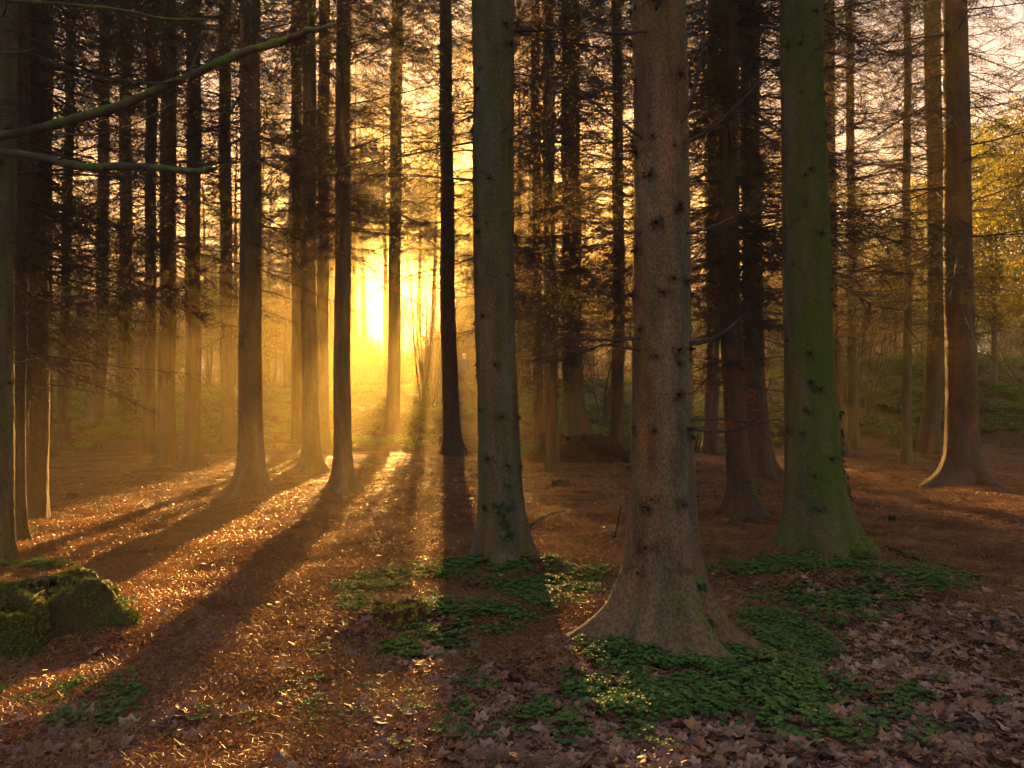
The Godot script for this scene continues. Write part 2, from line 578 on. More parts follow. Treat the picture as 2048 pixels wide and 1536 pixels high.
func limb(parent: Node3D, pts_px: Array, depth0: float, depth1: float, r0: float, r1: float, col: Color, top_col: Color, called := "branch") -> MeshInstance3D:
	# a bent bough given by where it runs, sides and depth in metres
	var b := MB.new()
	var pts := []
	var rad := []
	var n := pts_px.size()
	for i in n - 1:
		for s in 8:
			var t := (i + s / 8.0) / (n - 1)
			var q: Vector2 = Vector2(pts_px[i][0], pts_px[i][1]).cubic_interpolate(Vector2(pts_px[i + 1][0], pts_px[i + 1][1]), Vector2(pts_px[maxi(i - 1, 0)][0], pts_px[maxi(i - 1, 0)][1]), Vector2(pts_px[mini(i + 2, n - 1)][0], pts_px[mini(i + 2, n - 1)][1]), s / 8.0)
			pts.append(spot(q.x, q.y, lerpf(depth0, depth1, t)) - parent.position + Vector3(0, rf(-0.003, 0.003), 0))
			rad.append(lerpf(r0, r1, t) * rf(0.9, 1.12))
	pts.append(spot(pts_px[n - 1][0], pts_px[n - 1][1], depth1) - parent.position)
	rad.append(r1 * 0.7)
	var start := b.v.size()
	b.tube(pts, rad, 12, col, top_col)
	for i in range(start, b.v.size()):
		var nz := rough.get_noise_3d(b.v[i].x * 60.0, b.v[i].y * 60.0, b.v[i].z * 60.0)
		var nl := noise.get_noise_3d(b.v[i].x * 22.0, b.v[i].y * 22.0, b.v[i].z * 22.0)
		b.v[i] += b.n[i] * r0 * (0.22 * nz + 0.25 * nl)
		var g := ss(-0.15, 0.2, nl + 0.5 * nz + 0.35 * b.n[i].y)
		b.c[i] = Color(col.r, col.g, col.b).lerp(top_col, g) * (1.0 + 0.5 * nz)
	# fine twigs along it
	for k in n * 4:
		var i := rng.randi_range(2, pts.size() - 2)
		var p: Vector3 = pts[i]
		var along: Vector3 = (pts[i + 1] - pts[i]).normalized()
		var dir := (along * rf(0.3, 0.9) + Vector3(rf(-0.5, 0.5), rf(-0.6, 0.35), rf(-0.6, 0.6))).normalized()
		var l := rf(0.1, 0.4)
		var q := p + dir * l * 0.5
		b.tube([p, q, q + (dir + Vector3(0, rf(-0.4, 0.1), 0)).normalized() * l * 0.5], [r1 * 0.45, 0.002, 0.001], 3, col)
	return piece(called, b.commit(), M.branch, parent)

# ---------------------------------------------------------------- the scene
func _ready() -> void:
	rng.seed = 20240
	noise.seed = 11
	noise.frequency = 0.1
	noise.fractal_octaves = 3
	rough.seed = 4
	rough.frequency = 0.12
	rough.fractal_octaves = 3
	light_and_camera()
	make_materials()
	for m in [[1320, 1275, 0.75, 0.05], [1005, 1112, 0.8, 0.06], [1640, 1108, 0.85, 0.06], [800, 1215, 0.35, 0.05]]:
		var r := ray(m[0], m[1])
		var d: float = CAM_H / -r.y
		mounds.append([r.x * d, -d, m[2], m[3]])
	build_shared()
	build_ground()
	build_stand()
	build_backdrop()
	build_objects()
	build_litter()
	label_by_gap()

func label_by_gap() -> void:
	var gaps := [[-900, "the left edge trunk"], [72, "the blue-tagged trunk"], [130, "the slender leaning spruce"], [204, "the flared spruce at left"], [251, "the ivy-clad spruce"], [300, "the narrow spruce"], [386, "the two hazy trunks"], [501, "the thick shadow-casting spruce"],
		[617, "the close pair"], [685, "the straight dark spruce"], [789, "the spruce in the glow"], [896, "the reddish rooted spruce"], [991, "the large knotty spruce"], [1144, "the root mound trunk"], [1238, "the log-side spruce"], [1325, "the biggest trunk"],
		[1480, "the painted trunks"], [1614, "the moss-green trunk"], [1705, "the thin dark spruce"], [1815, "the thinnest trunk"], [1919, "the number 13 trunk"]]
	var order := ["nearest", "second nearest", "third nearest", "fourth nearest", "fifth nearest", "sixth nearest", "seventh nearest", "eighth nearest", "ninth nearest", "tenth nearest", "eleventh nearest", "twelfth nearest"]
	var sets := {}
	for q in pending:
		var by := ""
		for g in gaps:
			if q[2] >= g[0]: by = g[1]
		var key: String = q[1] + " seen just right of " + by
		if not sets.has(key): sets[key] = []
		sets[key].append(q)
	for key in sets:
		var list: Array = sets[key]
		list.sort_custom(func(a, b): return a[3] < b[3])
		for i in list.size():
			list[i][0].set_meta("label", key if list.size() == 1 else order[mini(i, 11)] + " " + key)

func gap(o: Node3D, phrase: String) -> void:
	pending.append([o, phrase, 1024.0 + o.position.x / -o.position.z * F, -o.position.z])

func light_and_camera() -> void:
	var cam := Camera3D.new()
	cam.name = "camera"
	cam.fov = rad_to_deg(2.0 * atan(768.0 / F))
	cam.position = Vector3(0, CAM_H, 0)
	cam.rotation.x = -atan((768.0 - HORIZON) / F)
	cam.near = 0.05
	cam.far = 400.0
	add_child(cam)
	cam.current = true
	var to_sun := ray(884, 466).normalized()
	var sun := DirectionalLight3D.new()
	sun.name = "sun"
	sun.light_color = Color(1.0, 0.76, 0.40)
	sun.light_energy = 1.6
	sun.light_angular_distance = 0.5
	sun.shadow_enabled = true
	sun.basis = Basis.looking_at(-to_sun, Vector3.UP)
	add_child(sun)
	var e := Environment.new()
	e.background_mode = Environment.BG_SKY
	var sm := ProceduralSkyMaterial.new()
	sm.sky_top_color = Color(0.47, 0.48, 0.55)
	sm.sky_horizon_color = Color(0.74, 0.70, 0.67)
	sm.sky_curve = 0.25
	sm.ground_bottom_color = Color(0.12, 0.1, 0.09)
	sm.ground_horizon_color = Color(0.4, 0.34, 0.3)
	sm.sun_angle_max = 30.0
	sm.sun_curve = 0.12
	sm.energy_multiplier = 0.32
	var sky := Sky.new()
	sky.sky_material = sm
	e.sky = sky
	e.tonemap_mode = Environment.TONE_MAPPER_LINEAR
	e.tonemap_exposure = 8.8
	e.volumetric_fog_enabled = true
	e.volumetric_fog_density = 0.0037
	e.volumetric_fog_albedo = Color(1.0, 0.9, 0.64)
	e.volumetric_fog_anisotropy = 0.72
	e.sdfgi_enabled = true
	e.ssao_enabled = true
	e.ssil_enabled = true
	var we := WorldEnvironment.new()
	we.name = "world_environment"
	we.environment = e
	add_child(we)

func build_ground() -> void:
	var b := MB.new()
	var xs := []
	var zs := []
	var nx := 260
	var nz := 300
	for i in nx + 1:
		var t := float(i) / nx * 2.0 - 1.0
		xs.append(9.0 * t + 86.0 * pow(absf(t), 5.0) * signf(t))
	for j in nz + 1:
		var t := float(j) / nz
		zs.append(8.0 - 30.0 * t - 78.0 * pow(t, 4.0) + 45.0 * pow(1.0 - t, 12.0))
	for j in nz + 1:
		for i in nx + 1:
			var x: float = xs[i]
			var z: float = zs[j]
			var y := height(x, z)
			if z > -16.0: y += rough.get_noise_2d(x * 90.0, z * 90.0) * 0.012
			var green := ss(19.0, 25.0, -z + 3.0 * noise.get_noise_2d(x * 4.0, z * 4.0)) * ss(-0.1, 0.15, noise.get_noise_2d(x * 7.0 + 30.0, z * 7.0) + 0.05)
			var tn := 1.0 + 0.5 * noise.get_noise_2d(x * 13.0, z * 13.0 + 77.0)
			var col := lin(0.21 * tn, 0.114 * tn, 0.066 * tn).lerp(lin(0.085, 0.095, 0.035), green * 0.7)
			b.vert(Vector3(x, y, z), Vector3.UP, col, Vector2(x, z))
	var w := nx + 1
	for j in nz:
		for i in nx:
			var a := j * w + i
			b.tri(a, a + w + 1, a + 1); b.tri(a, a + w, a + w + 1)
	for j in nz + 1:
		for i in nx + 1:
			var du := b.v[j * w + mini(i + 1, nx)] - b.v[j * w + maxi(i - 1, 0)]
			var dv := b.v[mini(j + 1, nz) * w + i] - b.v[maxi(j - 1, 0) * w + i]
			var nn := du.cross(dv).normalized()
			b.n[j * w + i] = nn if nn.y > 0.0 else -nn
	var o := piece("ground", b.commit(), M.soil, self)
	tag(o, "brown forest floor of needles and earth rising to a bank", "ground", "", "structure")

func build_stand() -> void:
	var red := lin(0.21, 0.13, 0.1)
	var olive := lin(0.24, 0.195, 0.115)
	var warm := lin(0.27, 0.185, 0.135)
	var rows := [
		# left edge cluster
		{"label": "spruce trunk cut off by the photo's left edge, bearing two long mossy boughs", "bx": 2, "by": 1118, "mx": 0, "tx": -5, "wm": 52, "wt": 66, "fl": 40, "color": olive, "moss": 0.1, "b_dens": 5.0, "knots": 8},
		{"label": "thin spruce trunk just right of the trunk at the left edge", "bx": 40, "by": 1088, "mx": 38, "tx": 45, "wm": 26, "wt": 30, "fl": 42, "color": red, "b_dens": 8.0},
		{"label": "spruce trunk with the small blue tag near the left edge", "bx": 64, "by": 1040, "mx": 72, "tx": 66, "wm": 48, "wt": 44, "fl": 34, "color": red, "b_dens": 10.0},
		{"label": "dark spruce trunk behind the blue-tagged trunk", "bx": 92, "by": 918, "mx": 90, "tx": 92, "wm": 24, "wt": 24, "fl": 28, "color": red, "b_dens": 6.0, "b_lo": 2.2},
		{"label": "slender spruce leaning slightly at the far left, beside the green clearing", "bx": 124, "by": 886, "mx": 130, "tx": 142, "wm": 18, "wt": 16, "fl": 24, "color": red, "b_dens": 6.0, "b_lo": 2.2},
		{"label": "spruce with flared foot between the slender leaning one and the ivy-clad one", "bx": 190, "by": 852, "mx": 204, "tx": 208, "wm": 24, "wt": 20, "fl": 24, "color": olive, "moss": 0.1, "b_dens": 6.0, "b_lo": 2.2},
		{"label": "spruce clad in ivy at the back left", "bx": 250, "by": 832, "mx": 251, "tx": 250, "wm": 25, "wt": 22, "fl": 24, "color": olive, "moss": 0.2, "b_dens": 8.0},
		{"label": "narrow spruce left of the two hazy neighbouring trunks", "bx": 296, "by": 906, "mx": 300, "tx": 302, "wm": 22, "wt": 20, "fl": 26, "color": red, "b_dens": 6.0, "b_lo": 2.8},
		{"label": "left one of two neighbouring trunks standing in the hazy beams", "bx": 334, "by": 930, "mx": 335, "tx": 336, "wm": 31, "wt": 30, "fl": 30, "color": red, "b_dens": 6.0, "b_lo": 3.2},
		{"label": "right one of two neighbouring trunks standing in the hazy beams", "bx": 382, "by": 934, "mx": 386, "tx": 386, "wm": 29, "wt": 27, "fl": 44, "color": red, "b_dens": 6.0, "b_lo": 3.2},
		{"label": "pale hazy spruce seen just left of the thick shadow-casting trunk", "bx": 458, "by": 888, "mx": 452, "tx": 448, "wm": 24, "wt": 22, "fl": 28, "color": red, "b_dens": 5.0, "b_lo": 4.4},
		{"label": "thick spruce with broad flared foot casting a long shadow left", "bx": 502, "by": 998, "mx": 501, "tx": 500, "wm": 43, "wt": 38, "fl": 82, "flare_h": 0.2, "color": warm, "b_dens": 4.0, "b_lo": 2.6, "knots": 6},
		{"label": "pale hazy trunk behind the pair of close trunks left of the glow", "bx": 594, "by": 890, "mx": 593, "tx": 592, "wm": 20, "wt": 20, "fl": 24, "color": red, "b_dens": 5.0, "b_lo": 5.0},
		{"label": "front trunk of the close pair left of the glow, rim lit", "bx": 624, "by": 942, "mx": 617, "tx": 618, "wm": 31, "wt": 26, "fl": 55, "color": red, "b_dens": 5.0, "b_lo": 4.0},
		{"label": "rear trunk of the close pair left of the glow", "bx": 646, "by": 908, "mx": 645, "tx": 648, "wm": 24, "wt": 22, "fl": 28, "color": red, "b_dens": 5.0, "b_lo": 4.6},
		{"label": "straight dark spruce at the left rim of the bright glow", "bx": 686, "by": 985, "mx": 685, "tx": 687, "wm": 32, "wt": 28, "fl": 66, "color": warm, "b_dens": 4.0, "b_lo": 3.6, "knots": 5},
		{"label": "spruce standing in the middle of the bright glow", "bx": 785, "by": 878, "mx": 789, "tx": 794, "wm": 25, "wt": 22, "fl": 40, "color": red, "b_dens": 6.0, "b_lo": 5.2, "live": 200, "crown": 9.5},
		{"label": "reddish spruce with spreading roots at the right rim of the glow", "bx": 906, "by": 908, "mx": 896, "tx": 890, "wm": 30, "wt": 24, "fl": 46, "color": red, "b_dens": 8.0, "b_lo": 4.2, "live": 200, "crown": 9.5},
		{"label": "large knotty spruce with ivy at its foot, left of the biggest trunk", "bx": 1006, "by": 1113, "mx": 991, "tx": 984, "wm": 80, "wt": 84, "fl": 84, "flare_h": 0.2, "color": olive, "moss": 0.02, "moss_side": 0.2, "knots": 34, "b_dens": 6.0, "b_lo": 2.0, "b_size": 0.75},
		{"label": "slim spruce in front of the root mound behind the large trunks", "bx": 1106, "by": 948, "mx": 1100, "tx": 1096, "wm": 25, "wt": 24, "fl": 24, "color": red, "b_dens": 13.0, "b_lo": 1.9},
		{"label": "pale slim trunk on the left end of the root mound", "bx": 1076, "by": 900, "mx": 1074, "tx": 1070, "wm": 20, "wt": 18, "fl": 24, "color": warm, "b_dens": 8.0, "b_lo": 2.4},
		{"label": "wide hazy old trunk rising from the root mound", "bx": 1150, "by": 905, "mx": 1144, "tx": 1140, "wm": 40, "wt": 36, "fl": 80, "flare_h": 0.35, "color": warm, "b_dens": 12.0, "b_lo": 2.0},
		{"label": "spruce behind the fallen log, left of the biggest trunk", "bx": 1232, "by": 890, "mx": 1238, "tx": 1234, "wm": 24, "wt": 20, "fl": 20, "color": red, "b_dens": 13.0, "b_lo": 2.9},
		{"label": "biggest foreground spruce trunk covered in dark knots", "bx": 1328, "by": 1276, "mx": 1325, "tx": 1316, "wm": 113, "wt": 104, "fl": 172, "flare_h": 0.17, "color": lin(0.27, 0.18, 0.1), "moss": -0.04, "moss_side": 0.16, "moss_dir": 0.2, "knots": 52, "knot_size": 1.0, "b_dens": 0.0, "roots": [[1.12, 1.15], [3.05, 1.3], [0.2, 1.0], [2.1, 0.6]], "H": 19.0},
		{"label": "trunk partly hidden behind the biggest trunk's right side", "bx": 1420, "by": 906, "mx": 1426, "tx": 1428, "wm": 26, "wt": 24, "fl": 26, "color": warm, "b_dens": 10.0, "b_lo": 2.9},
		{"label": "dark red spruce with an orange painted mark low on its trunk", "bx": 1484, "by": 1030, "mx": 1461, "tx": 1456, "wm": 42, "wt": 38, "fl": 74, "color": lin(0.2, 0.115, 0.08), "b_dens": 19.0, "b_lo": 1.7, "knots": 14, "b_size": 0.9},
		{"label": "spruce with an orange painted line and number", "bx": 1524, "by": 957, "mx": 1505, "tx": 1500, "wm": 40, "wt": 36, "fl": 60, "color": lin(0.2, 0.12, 0.08), "b_dens": 17.0, "b_lo": 2.7},
		{"label": "large moss-green trunk with ivy climbing its right side", "bx": 1640, "by": 1106, "mx": 1614, "tx": 1605, "wm": 93, "wt": 80, "fl": 100, "flare_h": 0.22, "color": olive, "moss": 0.55, "moss_side": 0.4, "moss_dir": 0.7, "knots": 30, "b_dens": 4.0, "b_lo": 2.3, "b_size": 0.7, "roots": [[0.25, 1.3]]},
		{"label": "dark spruce peeping out behind the moss-green trunk", "bx": 1684, "by": 912, "mx": 1662, "tx": 1658, "wm": 26, "wt": 22, "fl": 26, "color": red, "b_dens": 7.0, "b_lo": 2.4},
		{"label": "thin dark spruce right of the moss-green trunk, left of the coppiced stems", "bx": 1706, "by": 896, "mx": 1705, "tx": 1700, "wm": 17, "wt": 14, "fl": 18, "color": olive, "b_dens": 5.0, "b_lo": 2.6, "live": 110},
		{"label": "thinnest lone trunk right of the coppiced stems", "bx": 1812, "by": 926, "mx": 1815, "tx": 1816, "wm": 16, "wt": 13, "fl": 16, "color": olive, "b_dens": 4.0, "b_lo": 2.6, "live": 110},
		{"label": "reddish spruce leaning right, just behind the number 13 trunk", "bx": 1856, "by": 906, "mx": 1874, "tx": 1866, "wm": 32, "wt": 30, "fl": 34, "color": red, "b_dens": 5.0, "b_lo": 2.6, "live": 110},
		{"label": "dark red-brown trunk marked 13 near the right edge, with a sweeping root", "bx": 1926, "by": 968, "mx": 1919, "tx": 1912, "wm": 54, "wt": 44, "fl": 92, "color": lin(0.2, 0.115, 0.08), "b_dens": 6.0, "b_lo": 2.4, "roots": [[2.8, 1.3]], "knots": 8, "flare_h": 0.2, "live": 110},
	]
	var by_label := {}
	for i in rows.size():
		rows[i].seed = float(i) * 1.7 + 2.0
		spruce(rows[i])
		by_label[i] = rows[i]
	var edge: Dictionary = rows[0]
	var bough := lin(0.1, 0.08, 0.065)
	var moss := lin(0.11, 0.17, 0.03)
	limb(edge.node, [[0, 272], [100, 250], [230, 214], [330, 172], [380, 150], [480, 106], [560, 82], [615, 58], [625, 28]], 7.4, 6.0, 0.042, 0.026, bough, moss).set_meta("label", "long moss-topped bough rising to the right")
	limb(edge.node, [[612, 60], [640, 56], [668, 46]], 6.0, 6.0, 0.024, 0.007, bough, moss)
	limb(edge.node, [[0, 303], [80, 314], [170, 334], [240, 331], [300, 334], [380, 342], [426, 338]], 7.4, 6.4, 0.042, 0.024, bough, moss).set_meta("label", "lower mossy bough with a broken end")
	limb(edge.node, [[420, 338], [480, 322], [560, 314], [640, 316]], 6.4, 6.0, 0.008, 0.003, bough, bough)
	limb(edge.node, [[20, 90], [90, 118], [180, 148], [300, 165], [360, 158]], 7.4, 6.7, 0.014, 0.005, bough, bough)
	limb(edge.node, [[10, 0], [120, 6], [240, 18], [330, 36], [420, 36]], 7.4, 6.7, 0.02, 0.006, bough, moss)
	limb(edge.node, [[110, 266], [190, 268], [260, 250], [330, 215], [370, 190]], 7.0, 6.3, 0.01, 0.004, bough, moss)
	limb(edge.node, [[372, 160], [392, 110], [404, 78]], 6.4, 6.4, 0.01, 0.004, bough, bough)
	limb(edge.node, [[0, 105], [60, 100], [110, 78]], 7.4, 7.1, 0.012, 0.004, bough, moss)
	limb(edge.node, [[30, 725], [60, 722], [88, 712]], 7.4, 7.1, 0.01, 0.006, bough, bough)
	# boughs of the biggest trunk, in whorls
	var big: Dictionary = rows[23]
	var dk := lin(0.06, 0.048, 0.042)
	var d0: float = big.d
	for l in [[[[1345, 262], [1372, 225], [1398, 140], [1410, 60], [1425, -20]], 0.013, 0.006], [[[1350, 292], [1400, 270], [1460, 225], [1530, 150]], 0.012, 0.003],
			[[[1285, 275], [1235, 240], [1180, 200], [1090, 155], [1030, 125]], 0.011, 0.003], [[[1290, 462], [1220, 465], [1160, 440], [1090, 400]], 0.009, 0.002],
			[[[1350, 470], [1420, 455], [1480, 425], [1560, 360]], 0.011, 0.003], [[[1280, 676], [1220, 680], [1150, 676], [1080, 656]], 0.012, 0.004],
			[[[1280, 700], [1210, 690], [1150, 705], [1095, 680]], 0.009, 0.002], [[[1360, 690], [1420, 680], [1460, 655], [1510, 610]], 0.014, 0.004],
			[[[1370, 856], [1430, 862], [1480, 858], [1510, 838]], 0.012, 0.005], [[[1362, 842], [1440, 838], [1500, 845], [1560, 838]], 0.008, 0.003],
			[[[1310, 30], [1318, 0], [1330, -40]], 0.012, 0.006], [[[1300, 60], [1240, 66], [1180, 60]], 0.01, 0.004]]:
		limb(big.node, l[0], d0 - 0.1, d0 - 0.25, l[1], l[2], dk, dk)
	# painted marks
	paint(rows[26], [[[1486, 819], [1497, 819], [1509, 820], [1520, 819]]], 0.018, "painted_line")
	paint(rows[26], [[[1490, 782], [1497, 779], [1503, 783], [1501, 789], [1494, 791], [1489, 787], [1490, 782]], [[1494, 791], [1488, 797], [1490, 803], [1498, 806], [1505, 802], [1503, 795], [1494, 791]]], 0.013, "painted_number")
	paint(rows[25], [[[1457, 841], [1450, 846], [1448, 853], [1451, 859], [1457, 858], [1458, 852], [1452, 850]]], 0.013, "painted_number")
	paint(rows[32], [[[1929, 842], [1933, 841], [1934, 845], [1930, 848], [1935, 850], [1935, 855], [1928, 856]], [[1923, 841], [1922, 855]]], 0.010, "painted_number")
	paint(rows[15], [[[686, 846], [689, 852], [687, 858]]], 0.010, "paint_mark")
	ivy_on(rows[27], 46, 0.12, 1.45, 0.35, 0.16, "ivy climbing the right side of the moss-green trunk")
	ivy_on(rows[23], 20, 0.05, 0.42, 1.0, 0.2, "small ivy on the right foot of the biggest trunk")
	ivy_on(rows[18], 24, 0.05, 0.75, 1.5, 0.25, "ivy on the foot of the large knotty spruce")
	ivy_on(rows[6], 260, 0.0, 5.0, 0.4, 1.2, "dense ivy wrapping the back left spruce")
	tag_on(rows[2])

func surface_at(sp: Dictionary, h: float, a: float, out: float) -> Vector3:
	var e := exp(-maxf(h, 0.0) / sp.flare_h)
	var rb := radius_at(sp, h)
	return axis_at(sp, h) + Vector3(cos(a), 0, sin(a)) * (rb + (sp.flare - rb) * e * 0.5 + out)

func paint(sp: Dictionary, strokes: Array, width: float, called: String) -> void:
	var b := MB.new()
	var col := lin(0.62, 0.085, 0.03)
	for s in strokes:
		var pts := []
		for q in s:
			var w: Vector3 = spot(q[0], q[1], sp.d) - sp.node.position
			var h: float = w.y
			var c := axis_at(sp, h)
			var r := radius_at(sp, h) * 1.07 + 0.005
			var dx := clampf(w.x - c.x, -r * 0.96, r * 0.96)
			pts.append(c + Vector3(dx, 0, sqrt(r * r - dx * dx)))
		for i in pts.size() - 1:
			var p: Vector3 = pts[i]
			var q: Vector3 = pts[i + 1]
			var along := (q - p).normalized()
			var nn := Vector3(p.x - axis_at(sp, p.y).x, 0, p.z).normalized()
			var side := along.cross(nn).normalized() * width * 0.5
			b.quad(p - side - along * width * 0.2, p + side - along * width * 0.2, q + side + along * width * 0.2, q - side + along * width * 0.2, Color(col.r * rf(0.7, 1.1), col.g, col.b))
	piece(called, b.commit(), M.paint, sp.node).set_meta("label", "orange painted mark")

func ivy_on(sp: Dictionary, count: int, lo: float, hi: float, a0: float, spread: float, label: String) -> void:
	var t := thing("ivy", label, "ivy", sp.node.position)
	var pts := []
	var rad := []
	for i in 14:
		var h := lerpf(-0.02, hi, i / 13.0)
		pts.append(surface_at(sp, h, a0 + spread * 0.6 * sin(i * 0.9), 0.008))
		rad.append(lerpf(0.007, 0.003, i / 13.0))
	var b := MB.new()
	b.tube(pts, rad, 5, lin(0.09, 0.065, 0.045))
	piece("stem", b.commit(), M.branch, t)
	var xf := []
	var cols := []
	for i in count:
		var h := lo + (hi - lo) * pow(rng.randf(), 1.3)
		var a := a0 + spread * (0.6 * sin(h / hi * 13.0 * 0.9) + rf(-0.8, 0.8))
		var p := surface_at(sp, h, a, rf(0.012, 0.03))
		var s := rf(0.04, 0.075) * (1.0 if sp.d < 15.0 else 2.0)
		var bs := Basis(Vector3.UP, -a) * Basis(Vector3(0, 0, 1), rf(-1.4, -0.5)) * Basis(Vector3(1, 0, 0), rf(-0.7, 0.7))
		var x := Transform3D(bs.scaled(Vector3(s, s, s)), p)
		if count < 100:
			var o := piece("leaf", ivy_leaf_mesh, M.ivy_dark if rng.randf() < 0.7 else M.ivy_light, t)
			o.transform = x
		else:
			xf.append(x)
			cols.append(lin(0.035, 0.075, 0.02).lerp(lin(0.09, 0.13, 0.02), rng.randf()))
	if xf.size():
		many("leaves", ivy_leaf_mesh, M.leaf, t, xf, cols).set_meta("kind", "stuff")

func tag_on(sp: Dictionary) -> void:
	# a small round blue and orange marker nailed on the trunk
	var w := spot(62, 702, sp.d)
	var p: Vector3 = w - sp.node.position
	var c := axis_at(sp, p.y)
	var r := radius_at(sp, p.y) * 1.03
	var dx := clampf(p.x - c.x, -r * 0.9, r * 0.9)
	var a := acos(dx / r)
	var at: Vector3 = sp.node.position + c + Vector3(cos(a), 0, sin(a)) * (r + 0.002)
	var t := thing("tree_tag", "small round blue and orange tag fixed to a left-hand trunk", "tag", at)
	t.rotation.y = -a + PI / 2.0
	for half in [0, 1]:
		var b := MB.new()
		var n := 14
		var rr: float = 7.5 / F * sp.d
		for i in n:
			for j in 4:
				var th0: float = PI * i / n + half * PI
				var th1: float = PI * (i + 1) / n + half * PI
				var q := func(th: float, jj: int) -> Vector3:
					var f := jj / 4.0
					return Vector3(cos(th) * rr * f, sin(th) * rr * 0.8 * f, 0.022 * sqrt(maxf(0.0, 1.0 - f * f)))
				var col := lin(0.02, 0.04, 0.4) if half == 0 else lin(0.62, 0.26, 0.14)
				b.quad(q.call(th0, j), q.call(th0, j + 1), q.call(th1, j + 1), q.call(th1, j), col)
		piece("blue_cap" if half == 0 else "orange_face", b.commit(), M.plastic, t)

# ---------------------------------------------------------------- backdrop
func build_backdrop() -> void:
	# far conifers, built once per kind and copied: sparse, dense to low down, and high-crowned
	var kinds := []
	for k in 8:
		var dense := k >= 4 and k < 6
		var sp := {"seed": 90.0 + k * 3.1, "H": rf(17.0, 20.0), "h_mid": 2.5, "h_top": 11.0, "r_mid": rf(0.13, 0.2), "r_top": rf(0.07, 0.1), "flare": 0.32, "flare_h": 0.2, "lean_z": 0.0, "moss": 0.0, "moss_side": 0.1, "moss_dir": 0.8, "tone": 0.9,
			"color": lin(0.13, 0.085, 0.068), "axis": [[0.0, 0.0], [2.5, rf(-0.1, 0.1)], [11.0, rf(-0.3, 0.3)]]}
		var t := Node3D.new()
		piece("trunk", trunk_mesh(sp, 14, 0.35), M.bark, t)
		for v in 4:
			var xf := []
			for i in (60 if dense else 45):
				var h := rf(2.0, 11.0)
				if k == 6: h = rf(8.8, 14.0)
				if k == 7: h = rf(4.0, 9.0)
				xf.append(branch_frame(axis_at(sp, h), rf(0, TAU), rf(-0.3, 0.25), rf(-0.5, 0.5), rf(0.8, 1.4)))
			many("dead_branches", dead_branch_meshes[(k * 3 + v) % 14], M.branch, t, xf).set_meta("kind", "stuff")
		crown(t, sp, 4.4 if dense else (10.8 if k == 6 else (7.0 if k == 7 else 9.5)), 560 if dense else (650 if k == 7 else (420 if k == 6 else 160)), 2.7 if dense else (3.0 if k == 7 else 1.9))
		kinds.append(t)
	var where := []     # [x, z, kind]
	for q in [[962, 44], [1000, 56], [1040, 40], [1056, 50], [930, 66], [985, 70], [1015, 64]]:
		where.append([(q[0] - 1024.0) / F * q[1], -q[1], 4 + where.size() % 2])
	for q in [[672, 60], [622, 50], [575, 44], [520, 56], [470, 47], [415, 58]]:
		where.append([(q[0] - 1024.0) / F * q[1], -q[1], 4 + where.size() % 2])
	for q in [[728, 58], [838, 63], [772, 50], [866, 54], [705, 48], [690, 60]]:
		where.append([(q[0] - 1024.0) / F * q[1], -q[1], 6])
	# unseen spruces added beside and behind the camera, closing the canopy against skylight
	for q in [[-9, -7], [-11, -12], [-13, -17], [-7.5, -2.5], [-10, 0], [-6, 3], [5.8, 2.5], [7.5, -5], [8.8, -1], [9.5, -9], [12, -6], [13, -13], [-13, -4], [-14, 3], [-8, 9], [12, 3], [15, -18], [-16, -12], [-17, -22], [18, -24]]:
		where.append([q[0] + rf(-0.5, 0.5), q[1] + rf(-0.5, 0.5), 7])
	var tries := 0
	while where.size() < 78 and tries < 4000:
		tries += 1
		var d := 31.0 + 44.0 * pow(rng.randf(), 0.8)
		var px := rf(-250, 2300)
		if px > 670 and px < 985: continue
		if px > 1600 and px < 2100 and rng.randf() < 0.85: continue
		if px < 450 and px > 60 and rng.randf() < 0.5: continue
		var x := (px - 1024.0) / F * d
		var across := x + 0.087 * d
		if across > 6.2 and across < 8.8: continue
		var ok := true
		for q in where:
			if Vector2(q[0] - x, q[1] + d).length() < 2.4: ok = false
		if ok: where.append([x, -d, rng.randi() % 4])
	for q in where:
		var o: Node3D = kinds[q[2]].duplicate()
		o.name = numbered("distant_spruce")
		add_child(o)
		o.position = on_ground(q[0], q[1])
		o.rotation.y = rf(0, TAU)
		var sc := rf(0.9, 1.12)
		o.scale = Vector3(sc, sc, sc)
		if q[2] == 7: tag(o, "unseen spruce added beyond the frame to close the canopy", "tree", "spruces out of view")
		else:
			tag(o, "distant conifer", "tree", "distant conifers")
			gap(o, "distant slim conifer")
	for k in kinds: k.free()
	thicket()
	broadleaves()
	coppices()
	undergrowth()

